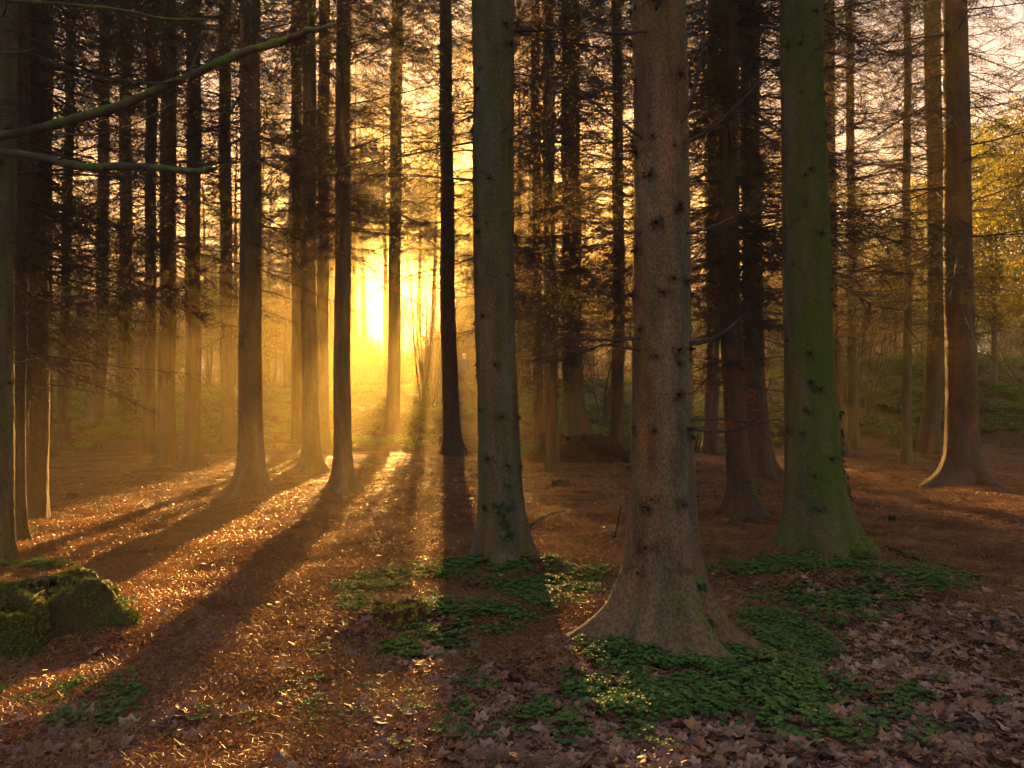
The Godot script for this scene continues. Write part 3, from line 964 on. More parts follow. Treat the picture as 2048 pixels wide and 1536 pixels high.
func thicket() -> void:
	# the wood's far edge, which reads as one mass of twigs and leaves
	var lf := leaf_clump(0.13, 14)
	var b := MB.new()
	for i in 26:
		var p := Vector3(rf(-0.5, 0.5), rf(-0.5, 0.3), rf(-0.5, 0.5))
		var q := p + Vector3(rf(-0.5, 0.5), rf(0.1, 0.9), rf(-0.5, 0.5))
		b.tube([p, p.lerp(q, 0.5) + Vector3(rf(-0.06, 0.06), 0, rf(-0.06, 0.06)), q], [0.008, 0.006, 0.003], 3, lin(0.11, 0.085, 0.06))
	var twigs := b.commit()
	var xl := []
	var cl := []
	var xt := []
	var pal := [lin(0.13, 0.15, 0.04), lin(0.2, 0.18, 0.04), lin(0.24, 0.15, 0.05), lin(0.08, 0.11, 0.03), lin(0.17, 0.13, 0.06)]
	for i in 15000:
		var d := rf(46, 84)
		var px := rf(-350, 2400)
		var glow := exp(-pow((px - 800.0) / 130.0, 2.0))
		var top := lerpf(6.5, 1.6, glow) * (1.0 + 0.6 * noise.get_noise_2d(px * 0.12, d * 0.6))
		var x := (px - 1024.0) / F * d
		var p := on_ground(x, -d) + Vector3(0, rf(0.0, 1.0) * top, 0)
		var bs := Basis.from_euler(Vector3(rf(0, TAU), rf(0, TAU), rf(0, TAU))).scaled(Vector3.ONE * rf(0.9, 1.8))
		if i % 3 != 0:
			xl.append(Transform3D(bs, p))
			var c: Color = pal[int(clampf((noise.get_noise_2d(px * 0.05, d) * 0.5 + 0.5) * 5.0 + rf(-0.9, 0.9), 0, 4))]
			cl.append(c * rf(0.8, 1.2))
		else: xt.append(Transform3D(Basis(Vector3.UP, rf(0, TAU)).scaled(Vector3.ONE * rf(1.0, 2.0)), p))
	var o := many("thicket", lf, M.leaf, self, xl, cl)
	tag(o, "far mass of leafy thicket closing the wood behind the bank", "thicket", "", "stuff")
	var o2 := many("thicket", twigs, M.branch, self, xt)
	tag(o2, "far mass of bare twigs closing the wood behind the bank", "thicket", "", "stuff")

func leaf_clump(size: float, count: int) -> ArrayMesh:
	var b := MB.new()
	for i in count:
		var o := Vector3(rf(-1, 1), rf(-1, 1), rf(-1, 1)) * 0.3
		var dir := Vector3(rf(-1, 1), rf(-0.8, 0.5), rf(-1, 1)).normalized() * size * rf(0.7, 1.2)
		var w := dir.cross(Vector3(rf(-1, 1), rf(-1, 1), rf(-1, 1))).normalized() * size * 0.3
		var t := rf(0.75, 1.2)
		b.quad(o, o + dir * 0.5 + w, o + dir, o + dir * 0.5 - w, Color(t, t, t))
		if i % 3 == 0:
			b.tube([o, o - Vector3(rf(-0.2, 0.2), rf(-0.1, 0.2), rf(-0.2, 0.2))], [0.003, 0.002], 3, lin(0.5, 0.4, 0.35))
	return b.commit()

func small_tree(called: String, label: String, at: Vector3, tall: float, spread: float, stems: int, leaves: int, lo: float, pal: Array, group: String, clump: ArrayMesh, thick := 0.05) -> void:
	var t := thing(called, label, "shrub" if stems > 1 else "tree", at, group)
	if group: gap(t, label)
	var tips := []
	for s in stems:
		var b := MB.new()
		var a := rf(0, TAU)
		var out := spread * rf(0.35, 1.0) if stems > 1 else spread * 0.15
		var pts := []
		var rad := []
		var bend := rf(0.8, 1.7)
		var foot := rf(0.05, 0.3) if stems > 1 else 0.0
		var wob := rf(0.3, 1.0)
		var hh := tall * rf(0.7, 1.0)
		for i in 9:
			var u := i / 8.0
			pts.append(Vector3(cos(a) * (out * pow(u, bend) + foot) + 0.16 * wob * sin(u * 5.0 + s), hh * u - 0.08, sin(a) * (out * pow(u, bend) + foot) + 0.16 * wob * cos(u * 4.0 + s)))
			rad.append(lerpf(thick * rf(0.8, 1.1), thick * 0.14, u))
		var tn := rf(0.8, 1.3)
		var col := lin(0.13 * tn, 0.1 * tn, 0.07 * tn)
		b.tube(pts, rad, 6, col)
		for k in int(9 * hh / 2.0):
			var u := rf(0.25, 1.0)
			var i := mini(int(u * 8), 7)
			var p: Vector3 = pts[i].lerp(pts[i + 1], u * 8 - i)
			var dir := Vector3(rf(-1, 1), rf(0.1, 1.0), rf(-1, 1)).normalized()
			var l := rf(0.3, 0.9) * spread * 0.7
			var q := p + dir * l * 0.5
			var e := q + (dir + Vector3(rf(-0.4, 0.4), rf(-0.1, 0.4), rf(-0.4, 0.4))).normalized() * l * 0.5
			b.tube([p, q, e], [thick * 0.16, thick * 0.1, 0.002], 3, col)
			tips.append(q); tips.append(e)
			for w in 4:
				var o := p.lerp(e, rf(0.3, 1.0))
				var f := o + Vector3(rf(-1, 1), rf(-0.2, 1), rf(-1, 1)).normalized() * l * 0.4
				b.tube([o, f], [0.004, 0.0015], 3, col)
				tips.append(f)
		piece("stem" if stems > 1 else "trunk", b.commit(), M.branch, t)
	var xf := []
	var cols := []
	for i in leaves:
		var p: Vector3 = tips[rng.randi() % tips.size()]
		if p.y < lo: continue
		p += Vector3(rf(-0.3, 0.3), rf(-0.3, 0.3), rf(-0.3, 0.3))
		xf.append(Transform3D(Basis.from_euler(Vector3(rf(0, TAU), rf(0, TAU), rf(0, TAU))).scaled(Vector3.ONE * rf(0.7, 1.2)), p))
		var c: Color = pal[rng.randi() % pal.size()]
		cols.append(Color(c.r * rf(0.8, 1.2), c.g * rf(0.8, 1.2), c.b))
	if xf.size():
		many("crown" if stems == 1 else "leaves", clump, M.leaf, t, xf, cols).set_meta("kind", "stuff")

func broadleaves() -> void:
	var clump := leaf_clump(0.11, 12)
	var gold := [lin(0.36, 0.32, 0.04), lin(0.26, 0.3, 0.04), lin(0.4, 0.28, 0.04)]
	var green := [lin(0.15, 0.23, 0.04), lin(0.2, 0.26, 0.04), lin(0.12, 0.18, 0.04)]
	var rust := [lin(0.3, 0.14, 0.03), lin(0.25, 0.16, 0.04), lin(0.2, 0.18, 0.03)]
	for a in [[1985, 27.0, 9.0, gold], [2070, 24.0, 10.0, gold], [1930, 38.0, 11.0, green], [1785, 34.0, 8.0, gold], [1725, 46.0, 11.0, green], [1640, 40.0, 8.0, gold], [2150, 33.0, 12.0, green], [1840, 52.0, 13.0, gold]]:
		var x: float = (a[0] - 1024.0) / F * a[1]
		small_tree("broadleaf_tree", "yellow-green broadleaf tree", on_ground(x, -a[1]), a[2], 2.8, 1, 1000, 1.6, a[3], "yellow-green trees on the right", clump, 0.12)
	for a in [[150, 34.0, 7.0, rust], [235, 40.0, 8.0, green], [40, 30.0, 7.0, rust], [420, 38.0, 7.0, green], [545, 44.0, 8.0, gold], [335, 46.0, 9.0, rust]]:
		var x: float = (a[0] - 1024.0) / F * a[1]
		small_tree("broadleaf_tree", "autumn broadleaf tree", on_ground(x, -a[1]), a[2], 2.2, 1, 260, 1.2, a[3], "autumn trees on the left", clump, 0.09)
	for a in [[705, 62.0, 9.0, gold], [800, 70.0, 8.0, gold], [948, 58.0, 10.0, gold], [1050, 44.0, 8.0, green], [1280, 42.0, 8.0, gold], [1400, 44.0, 9.0, gold], [1500, 50.0, 9.0, rust]]:
		var x: float = (a[0] - 1024.0) / F * a[1]
		small_tree("broadleaf_tree", "small golden far tree", on_ground(x, -a[1]), a[2], 2.2, 1, 200, 2.4, a[3], "golden trees against the glow", clump, 0.09)

func coppices() -> void:
	var clump := leaf_clump(0.07, 5)
	var pal := [lin(0.22, 0.2, 0.03), lin(0.12, 0.16, 0.03)]
	small_tree("hazel_coppice", "many-stemmed bare coppice fanning up beside the glowing trunk", on_ground(-3.2, -30.0), 7.0, 2.6, 14, 60, 1.0, pal, "", clump, 0.036)
	small_tree("hazel_coppice", "fan of thin pale stems between the two thinnest trunks", on_ground(10.3, -24.0), 5.2, 2.1, 11, 30, 1.0, pal, "", clump, 0.028)
	small_tree("hazel_coppice", "leaning bare stems cut by the right edge", on_ground(15.6, -24.0), 4.6, 2.7, 9, 60, 0.6, pal, "", clump, 0.03)
	small_tree("hazel_coppice", "thin bare stems beside the painted trunks", on_ground(8.6, -28.0), 4.0, 1.6, 8, 20, 1.0, pal, "", clump, 0.03)
	small_tree("hazel_coppice", "dark leaning stems between the root mound trunk and biggest trunk", on_ground(3.0, -27.0), 5.0, 1.6, 6, 80, 1.0, pal, "", clump, 0.05)
	for i in 26:
		var d := rf(32, 48)
		var px := rf(80, 1950)
		if px > 700 and px < 860: px += 200.0
		small_tree("understorey_shrub", "bare many-stemmed shrub", on_ground((px - 1024.0) / F * d, -d), rf(3.0, 5.5), rf(1.4, 2.4), 6, 170, 0.3, pal, "shrubs on the bank", clump, 0.035)

func herb(spread: float, tall: float) -> ArrayMesh:
	# low three-leaved herb
	var b := MB.new()
	for k in 7:
		var a := TAU * k / 7.0 + rf(-0.3, 0.3)
		var r := spread * rf(0.3, 1.0)
		var h := tall * rf(0.5, 1.1)
		var tip := Vector3(cos(a) * r, h, sin(a) * r)
		b.tube([Vector3(cos(a) * 0.01, -0.01, sin(a) * 0.01), tip], [0.0015, 0.001], 3, lin(0.7, 0.8, 0.5))
		var t := rf(0.7, 1.25)
		for l in 3:
			var la := a + (l - 1) * 1.5
			var dir := Vector3(cos(la), rf(-0.35, 0.2), sin(la)).normalized()
			var s := spread * rf(0.3, 0.46)
			var w := dir.cross(Vector3.UP).normalized() * s * 0.42
			var m := tip + dir * s * 0.55 + Vector3(0, -0.1 * s, 0)
			var c := Color(t, t, t)
			var u1 := tip + dir * s * 0.28 + w * 0.85
			var u2 := m + w * 1.05
			var u3 := tip + dir * s * 0.9 + w * 0.5 + Vector3(0, -0.12 * s, 0)
			var v1 := tip + dir * s * 0.28 - w * 0.85
			var v2 := m - w * 1.05
			var v3 := tip + dir * s * 0.9 - w * 0.5 + Vector3(0, -0.12 * s, 0)
			var mid := m + Vector3(0, -0.09 * s, 0)
			b.quad(tip, u1, u2, mid, c); b.quad(mid, u2, u3, v3, c); b.quad(mid, v3, v2, v1, c); b.flat(mid, v1, tip, c)
	return b.commit()

func undergrowth() -> void:
	# green herbs over the clearing and the bank
	var g := herb(0.13, 0.14)
	var xf := []
	var cols := []
	for i in 30000:
		var d := 19.0 + 26.0 * pow(rng.randf(), 1.1)
		var x := rf(-0.72, 0.72) * d
		var m := noise.get_noise_2d(x * 7.0 + 30.0, -d * 7.0) + 0.16 + 0.12 * ss(20, 27, d)
		if m + rf(-0.12, 0.12) < 0.0: continue
		if absf(x + 1.6 - (d - 20.0) * 0.03) < 1.1 and rng.randf() < 0.85: continue   # the path
		if d < 22.0 + 2.5 * noise.get_noise_2d(x * 5.0, 3.0): continue
		var p := on_ground(x, -d)
		var s := rf(0.7, 1.7)
		xf.append(Transform3D(Basis(Vector3.UP, rf(0, TAU)).scaled(Vector3(s, s, s)), p))
		cols.append(lin(0.11, 0.22, 0.04).lerp(lin(0.19, 0.29, 0.05), rng.randf()))
	var o := many("ground_cover", g, M.herb, self, xf, cols)
	tag(o, "low green plants carpeting the clearing and bank behind the trunks", "ground cover", "", "stuff")
	# grass blades among them
	var b := MB.new()
	for k in 22:
		var a := rf(0, TAU)
		var r := rf(0, 0.12)
		var p := Vector3(cos(a) * r, -0.01, sin(a) * r)
		var dir := Vector3(rf(-0.6, 0.6), 1.0, rf(-0.6, 0.6)).normalized()
		var h := rf(0.12, 0.28)
		var w := Vector3(cos(a + 1.3), 0, sin(a + 1.3)) * 0.004
		var m := p + dir * h * 0.6
		b.quad(p - w, p + w, m + w * 0.7, m - w * 0.7, Color(1, 1, 1))
		b.flat(m - w * 0.7, m + w * 0.7, m + Vector3(dir.x * 1.6, 0.6, dir.z * 1.6) * h * 0.4, Color(1, 1, 1))
	xf = []
	cols = []
	for i in 5000:
		var d := 21.0 + 14.0 * rng.randf()
		var x := rf(-0.72, 0.72) * d
		if noise.get_noise_2d(x * 9.0 + 30.0, -d * 9.0) < 0.05: continue
		xf.append(Transform3D(Basis(Vector3.UP, rf(0, TAU)).scaled(Vector3.ONE * rf(0.7, 1.3)), on_ground(x, -d)))
		cols.append(lin(0.09, 0.15, 0.03).lerp(lin(0.16, 0.17, 0.05), rng.randf()))
	o = many("grass", b.commit(), M.herb, self, xf, cols)
	tag(o, "short grass tufts between the green plants of the clearing", "grass", "", "stuff")
	ferns()

func ferns() -> void:
	var spots := [[1775, 25.0], [1700, 27.0], [1985, 24.0], [2020, 27.0], [1960, 28.0], [730, 26.0], [700, 27.5], [1195, 28.0], [1210, 26.5], [560, 28.0], [2030, 22.5], [1760, 28.5]]
	var kinds := []
	for k in 3:
		var b := MB.new()
		for f in 9:
			var a := TAU * f / 9.0 + rf(-0.3, 0.3)
			var l := rf(0.5, 0.8)
			var o := Vector3(cos(a), 0, sin(a))
			var sd := Vector3(-sin(a), 0, cos(a))
			var prev := Vector3(0, -0.03, 0)
			for i in 14:
				var t := (i + 1) / 14.0
				var p := o * l * t + Vector3(0, l * (1.0 * t - 0.85 * t * t), 0)
				b.tube([prev, p], [0.004 * (1.1 - t), 0.004 * (1.05 - t)], 3, lin(0.12, 0.12, 0.04))
				var w := 0.17 * sin(PI * clampf(0.12 + 0.88 * t, 0, 1)) * l
				for s in [-1.0, 1.0]:
					var e: Vector3 = p + sd * s * w + o * 0.04 + Vector3(0, -0.03, 0)
					b.quad(p - o * 0.012, e - o * 0.004, e + o * 0.004, p + o * 0.016, lin(0.07, 0.14, 0.03) * rf(0.7, 1.3))
				prev = p
		kinds.append(b.commit())
	for i in spots.size():
		var d: float = spots[i][1]
		var x: float = (spots[i][0] - 1024.0) / F * d
		var o := solo("fern", kinds[i % 3], M.leaf, "green fern arching over the bank behind the trunks", "fern", "ferns on the bank")
		o.position = on_ground(x, -d)
		o.rotation.y = rf(0, TAU)
		gap(o, "green arching fern")

# ---------------------------------------------------------------- single objects
func stump_mesh(r: float, h: float, lobes: Array, moss: float, seed_: float) -> ArrayMesh:
	var b := MB.new()
	var segs := 64
	var rows := 34
	for j in rows + 1:
		var t := float(j) / rows
		for k in segs + 1:
			var a := TAU * (k % segs) / segs
			var lob := 0.0
			for l in lobes:
				var q := cos(a - l[0])
				if q > 0.0: lob = maxf(lob, pow(q, l[2]) * l[1])
			var p: Vector3
			var nn := rough.get_noise_3d(cos(a) * 9.0, t * 6.0 + seed_ * 20.0, sin(a) * 9.0)
			var f2 := rough.get_noise_3d(cos(a) * 40.0, t * 25.0 + seed_ * 20.0, sin(a) * 40.0)
			var ridge := absf(sin(a * 4.5 + 1.3 * seed_)) * 0.16 + absf(sin(a * 2.0 + seed_)) * 0.1
			var rim := h * (1.0 + 0.3 * nn + 0.1 * sin(a * 3.0 + seed_))
			if t < 0.7:
				var u := t / 0.7
				var rr := r * (0.86 + 0.14 * nn + 0.06 * f2 + ridge * (1.1 - 0.7 * u)) + r * lob * pow(1.0 - u, 1.9)
				p = Vector3(cos(a) * rr, -0.08 + (rim + 0.08) * u, sin(a) * rr)
			else:
				var u := (t - 0.7) / 0.3
				var rr := r * (0.86 + 0.14 * nn + ridge * 0.4) * (1.0 - u)
				p = Vector3(cos(a) * rr, rim + 0.03 * h * sin(u * PI) - 0.3 * h * ss(0.1, 0.6, u) * ss(-0.2, 0.3, nn + f2) + 0.05 * h * f2, sin(a) * rr)
				p.y = lerpf(p.y, h * 0.8, ss(0.6, 1.0, u))
			var g := clampf(moss + 0.9 * nn + 0.4 * f2, 0.0, 1.0)
			b.vert(p, Vector3(cos(a), 0.6, sin(a)), lin(0.11, 0.065, 0.045).lerp(lin(0.08, 0.12, 0.02), g), Vector2(k * 0.05, t * 2.0))
	for j in rows:
		for k in segs:
			var a := j * (segs + 1) + k
			b.tri(a, a + segs + 2, a + segs + 1); b.tri(a, a + 1, a + segs + 2)
	smooth_normals(b, segs + 1, rows + 1)
	return b.commit()

func moss_on(parent: Node3D, mesh: ArrayMesh, count: int) -> void:
	# short moss shoots standing on the upper faces
	var arr := mesh.surface_get_arrays(0)
	var v: PackedVector3Array = arr[Mesh.ARRAY_VERTEX]
	var n: PackedVector3Array = arr[Mesh.ARRAY_NORMAL]
	var c: PackedColorArray = arr[Mesh.ARRAY_COLOR]
	var b := MB.new()
	for k in 7:
		var d := Vector3(rf(-0.8, 0.8), 1.0, rf(-0.8, 0.8)).normalized() * rf(0.01, 0.024)
		var w := d.cross(Vector3(rf(-1, 1), 0, rf(-1, 1))).normalized() * 0.003
		var o := Vector3(rf(-0.008, 0.008), -0.002, rf(-0.008, 0.008))
		b.flat(o - w, o + w, o + d, Color(1, 1, 1))
	var xf := []
	var cols := []
	while xf.size() < count:
		var i := rng.randi() % v.size()
		if c[i].g < c[i].r: 
			if rng.randf() < 0.9: continue
		var p := v[i] + Vector3(rf(-0.012, 0.012), 0, rf(-0.012, 0.012))
		var q := Quaternion(Vector3.UP, n[i].normalized()) if n[i].y > -0.98 else Quaternion.IDENTITY
		xf.append(Transform3D(Basis(q) * Basis(Vector3.UP, rf(0, TAU)), p))
		cols.append(lin(0.09, 0.15, 0.015).lerp(lin(0.18, 0.22, 0.02), rng.randf()))
	many("moss", b.commit(), M.moss, parent, xf, cols).set_meta("kind", "stuff")

func build_objects() -> void:
	var at := ground_at(108, 1258)
	var s := thing("tree_stump", "wide mossy stump with a root running right, by the left edge", "stump", at)
	var m := stump_mesh(0.38, 0.31, [[0.12, 1.1, 9.0], [2.2, 0.5, 5.0], [1.2, 0.35, 6.0], [4.5, 0.5, 5.0]], 0.55, 1.0)
	piece("wood", m, M.bark, s)
	moss_on(s, m, 5200)
	at = ground_at(20, 1310)
	s = thing("tree_stump", "small rounded mossy stump in the lower left, nearest the photo's edge", "stump", at)
	m = stump_mesh(0.19, 0.27, [[0.6, 0.4, 5.0], [2.0, 0.3, 5.0], [4.0, 0.5, 5.0]], 0.6, 3.0)
	piece("wood", m, M.bark, s)
	moss_on(s, m, 3600)
	at = ground_at(800, 1240)
	s = thing("tree_stump", "low dark stump half buried in leaves and green plants", "stump", at)
	m = stump_mesh(0.17, 0.1, [[0.2, 0.3, 5.0], [3.0, 0.8, 6.0], [4.4, 0.4, 5.0]], 0.1, 5.0)
	piece("wood", m, M.bark, s)
	moss_on(s, m, 500)
	at = ground_at(885, 888)
	s = thing("tree_stump", "short broken stump beside the reddish trunk's roots", "stump", at)
	piece("wood", stump_mesh(0.1, 0.2, [[1.0, 0.3, 5.0], [3.6, 0.3, 5.0]], -0.2, 7.0), M.bark, s)
	at = ground_at(1784, 1048)
	s = thing("tree_stump", "tiny mossy stub on the floor right of the moss-green trunk", "stump", at)
	m = stump_mesh(0.045, 0.09, [[0.5, 0.6, 5.0], [2.8, 0.7, 5.0]], 0.2, 9.0)
	piece("wood", m, M.bark, s)
	# root mound and log
	at = ground_at(1155, 925)
	s = thing("root_mound", "rough mound of old roots and earth between the large trunks", "mound", at)
	m = stump_mesh(0.95, 0.6, [[0.0, 0.35, 3.0], [3.1, 0.5, 3.0], [1.6, 0.25, 5.0], [0.9, 0.3, 8.0]], -0.05, 11.0)
	piece("earth", m, M.bark, s)
	for k in 9:
		var a := rf(0.1, PI - 0.1)
		var b := MB.new()
		var pts := []
		var rad := []
		for i in 8:
			var t := i / 7.0
			pts.append(Vector3(cos(a + 0.25 * sin(t * 5.0 + k)) * (0.7 + 0.55 * t), 0.58 - 0.56 * t * t + 0.03 * sin(t * 9.0 + k), sin(a + 0.25 * sin(t * 5.0 + k)) * (0.7 + 0.4 * t)))
			rad.append(lerpf(0.05, 0.018, t) * rf(0.8, 1.2))
		b.tube(pts, rad, 7, lin(0.1, 0.065, 0.045))
		piece("root", b.commit(), M.bark, s)
	log_piece("fallen_log", "dark fallen log sloping down right from the root mound", [[1165, 878], [1205, 892], [1235, 904], [1285, 922]], 18.2, 17.3, 0.15, 0.13, lin(0.085, 0.06, 0.045), "log")
	log_piece("fallen_branch", "pale bent branch piece catching sunlight beside the large knotty spruce", [[1055, 1056], [1080, 1040], [1105, 1030], [1130, 1024]], 8.1, 8.3, 0.035, 0.022, lin(0.2, 0.14, 0.09), "branch")
	log_piece("fallen_branch", "long flat reddish branch on the floor behind the large knotty spruce", [[1050, 986], [1090, 988], [1130, 985], [1200, 988]], 10.3, 10.2, 0.03, 0.02, lin(0.15, 0.08, 0.05), "branch")
	log_piece("fallen_branch", "moss-green log lying right of the moss-green trunk's foot", [[1772, 1100], [1805, 1112], [1840, 1128], [1868, 1140]], 6.9, 6.5, 0.035, 0.025, lin(0.05, 0.085, 0.02), "branch")
	log_piece("surface_root", "curved bare root at the right foot of the large knotty spruce", [[1005, 1143], [1035, 1132], [1065, 1124], [1090, 1126]], 6.25, 6.5, 0.03, 0.02, lin(0.17, 0.12, 0.08), "root")
	log_piece("leaning_stick", "thin stick leaning upright beside the biggest trunk", [[1228, 1075], [1236, 1045], [1242, 1012]], 8.3, 8.3, 0.008, 0.005, lin(0.07, 0.05, 0.04), "stick")
	at = ground_at(1120, 978)
	s = thing("boulder", "mossy lump of rotten wood in front of the slim trunk", "lump", at)
	piece("body", stump_mesh(0.16, 0.14, [[0.0, 0.8, 4.0], [3.0, 0.9, 4.0]], 0.1, 13.0), M.bark, s)
	at = ground_at(145, 1000)
	s = thing("boulder", "low lump of old wood in the hazy shade by the left trunks", "lump", at)
	piece("body", stump_mesh(0.09, 0.09, [[0.2, 0.6, 4.0], [3.0, 1.5, 4.0]], 0.0, 15.0), M.bark, s)
	# brown humps behind the trunks on the right
	at = ground_at(1548, 880)
	s = thing("earth_hump", "dark brown hump behind the painted trunk", "mound", at)
	piece("body", stump_mesh(0.3, 0.25, [[0.0, 0.3, 4.0]], -0.1, 17.0), M.bark, s)
	person()

func log_piece(called: String, label: String, pts_px: Array, d0: float, d1: float, r0: float, r1: float, col: Color, category: String) -> void:
	var pts := []
	var rad := []
	var n := pts_px.size()
	var flat := called != "leaning_stick" and called != "fallen_log"
	for i in n - 1:
		for k in 5:
			var t := (i + k / 5.0) / (n - 1)
			var a := Vector2(pts_px[i][0], pts_px[i][1])
			var z := Vector2(pts_px[i + 1][0], pts_px[i + 1][1])
			var q := a.lerp(z, k / 5.0)
			pts.append((ground_at(q.x, q.y) if flat else spot(q.x, q.y, lerpf(d0, d1, t))) + Vector3(0, rf(-0.006, 0.006), rf(-0.01, 0.01)))
			rad.append(lerpf(r0, r1, t) * rf(0.88, 1.12))
	pts.append(ground_at(pts_px[n - 1][0], pts_px[n - 1][1]) if flat else spot(pts_px[n - 1][0], pts_px[n - 1][1], d1))
	rad.append(r1)
	if called != "leaning_stick":
		for i in pts.size():
			var g := height(pts[i].x, pts[i].z)
			pts[i].y = clampf(pts[i].y, g + rad[i] * 0.3, g + rad[i] * 0.9) if called != "fallen_log" else maxf(pts[i].y, g + rad[i] * 0.4)
	var o: Vector3 = pts[0]
	for i in pts.size(): pts[i] -= o
	var b := MB.new()
	b.tube(pts, rad, 12, col, Color(col.r * 1.1, col.g * 1.25, col.b))
	var m := solo(called, b.commit(), M.bark, label, category)
	m.position = o

func sd_capsule(p: Vector3, a: Vector3, b: Vector3, ra: float, rb: float) -> float:
	var ab := b - a
	var t := clampf((p - a).dot(ab) / maxf(ab.length_squared(), 1e-9), 0.0, 1.0)
	return (p - a - ab * t).length() - lerpf(ra, rb, t)

func nets(b: MB, bones: Array, lo: Vector3, hi: Vector3, cell: float, blend: float, paint_: Callable) -> void:
	var nx := int((hi.x - lo.x) / cell) + 1
	var ny := int((hi.y - lo.y) / cell) + 1
	var nz := int((hi.z - lo.z) / cell) + 1
	var f := PackedFloat32Array()
	f.resize(nx * ny * nz)
	for z in nz:
		for y in ny:
			for x in nx:
				var p := lo + Vector3(x, y, z) * cell
				var d := 1e3
				for q in bones:
					var e := sd_capsule(p, q[0], q[1], q[2], q[3])
					var h := maxf(blend - absf(d - e), 0.0) / blend
					d = minf(d, e) - h * h * blend * 0.25
				f[(z * ny + y) * nx + x] = d
	var ids := {}
	var at := func(x: int, y: int, z: int) -> float: return f[(z * ny + y) * nx + x]
	for z in nz - 1:
		for y in ny - 1:
			for x in nx - 1:
				var sum := Vector3.ZERO
				var cnt := 0
				var vals := []
				for k in 8: vals.append(at.call(x + (k & 1), y + ((k >> 1) & 1), z + (k >> 2)))
				for k in 8:
					for ax in [1, 2, 4]:
						if k & ax: continue
						var j: int = k | ax
						if (vals[k] < 0.0) != (vals[j] < 0.0):
							var t: float = vals[k] / (vals[k] - vals[j])
							var pk := Vector3(k & 1, (k >> 1) & 1, k >> 2)
							var pj := Vector3(j & 1, (j >> 1) & 1, j >> 2)
							sum += pk.lerp(pj, t)
							cnt += 1
				if cnt == 0: continue
				var g := Vector3(vals[1] + vals[3] + vals[5] + vals[7] - vals[0] - vals[2] - vals[4] - vals[6], vals[2] + vals[3] + vals[6] + vals[7] - vals[0] - vals[1] - vals[4] - vals[5], vals[4] + vals[5] + vals[6] + vals[7] - vals[0] - vals[1] - vals[2] - vals[3]).normalized()
				var p := lo + (Vector3(x, y, z) + sum / cnt) * cell
				ids[Vector3i(x, y, z)] = b.vert(p, g, paint_.call(p))
	for key in ids:
		var x: int = key.x
		var y: int = key.y
		var z: int = key.z
		for ax in 3:
			var st := [Vector3i(1, 0, 0), Vector3i(0, 1, 0), Vector3i(0, 0, 1)][ax] as Vector3i
			var u := [Vector3i(0, 1, 0), Vector3i(0, 0, 1), Vector3i(1, 0, 0)][ax] as Vector3i
			var w := [Vector3i(0, 0, 1), Vector3i(1, 0, 0), Vector3i(0, 1, 0)][ax] as Vector3i
			var a: float = at.call(x, y, z)
			var c: float = at.call(x + st.x, y + st.y, z + st.z)
			if (a < 0.0) == (c < 0.0): continue
			var k: Vector3i = key
			if not (ids.has(k - u) and ids.has(k - w) and ids.has(k - u - w)): continue
			var i0: int = ids[k]
			var i1: int = ids[k - u]
			var i2: int = ids[k - u - w]
			var i3: int = ids[k - w]
			if a > 0.0: b.tri(i0, i1, i2); b.tri(i0, i2, i3)
			else: b.tri(i0, i2, i1); b.tri(i0, i3, i2)

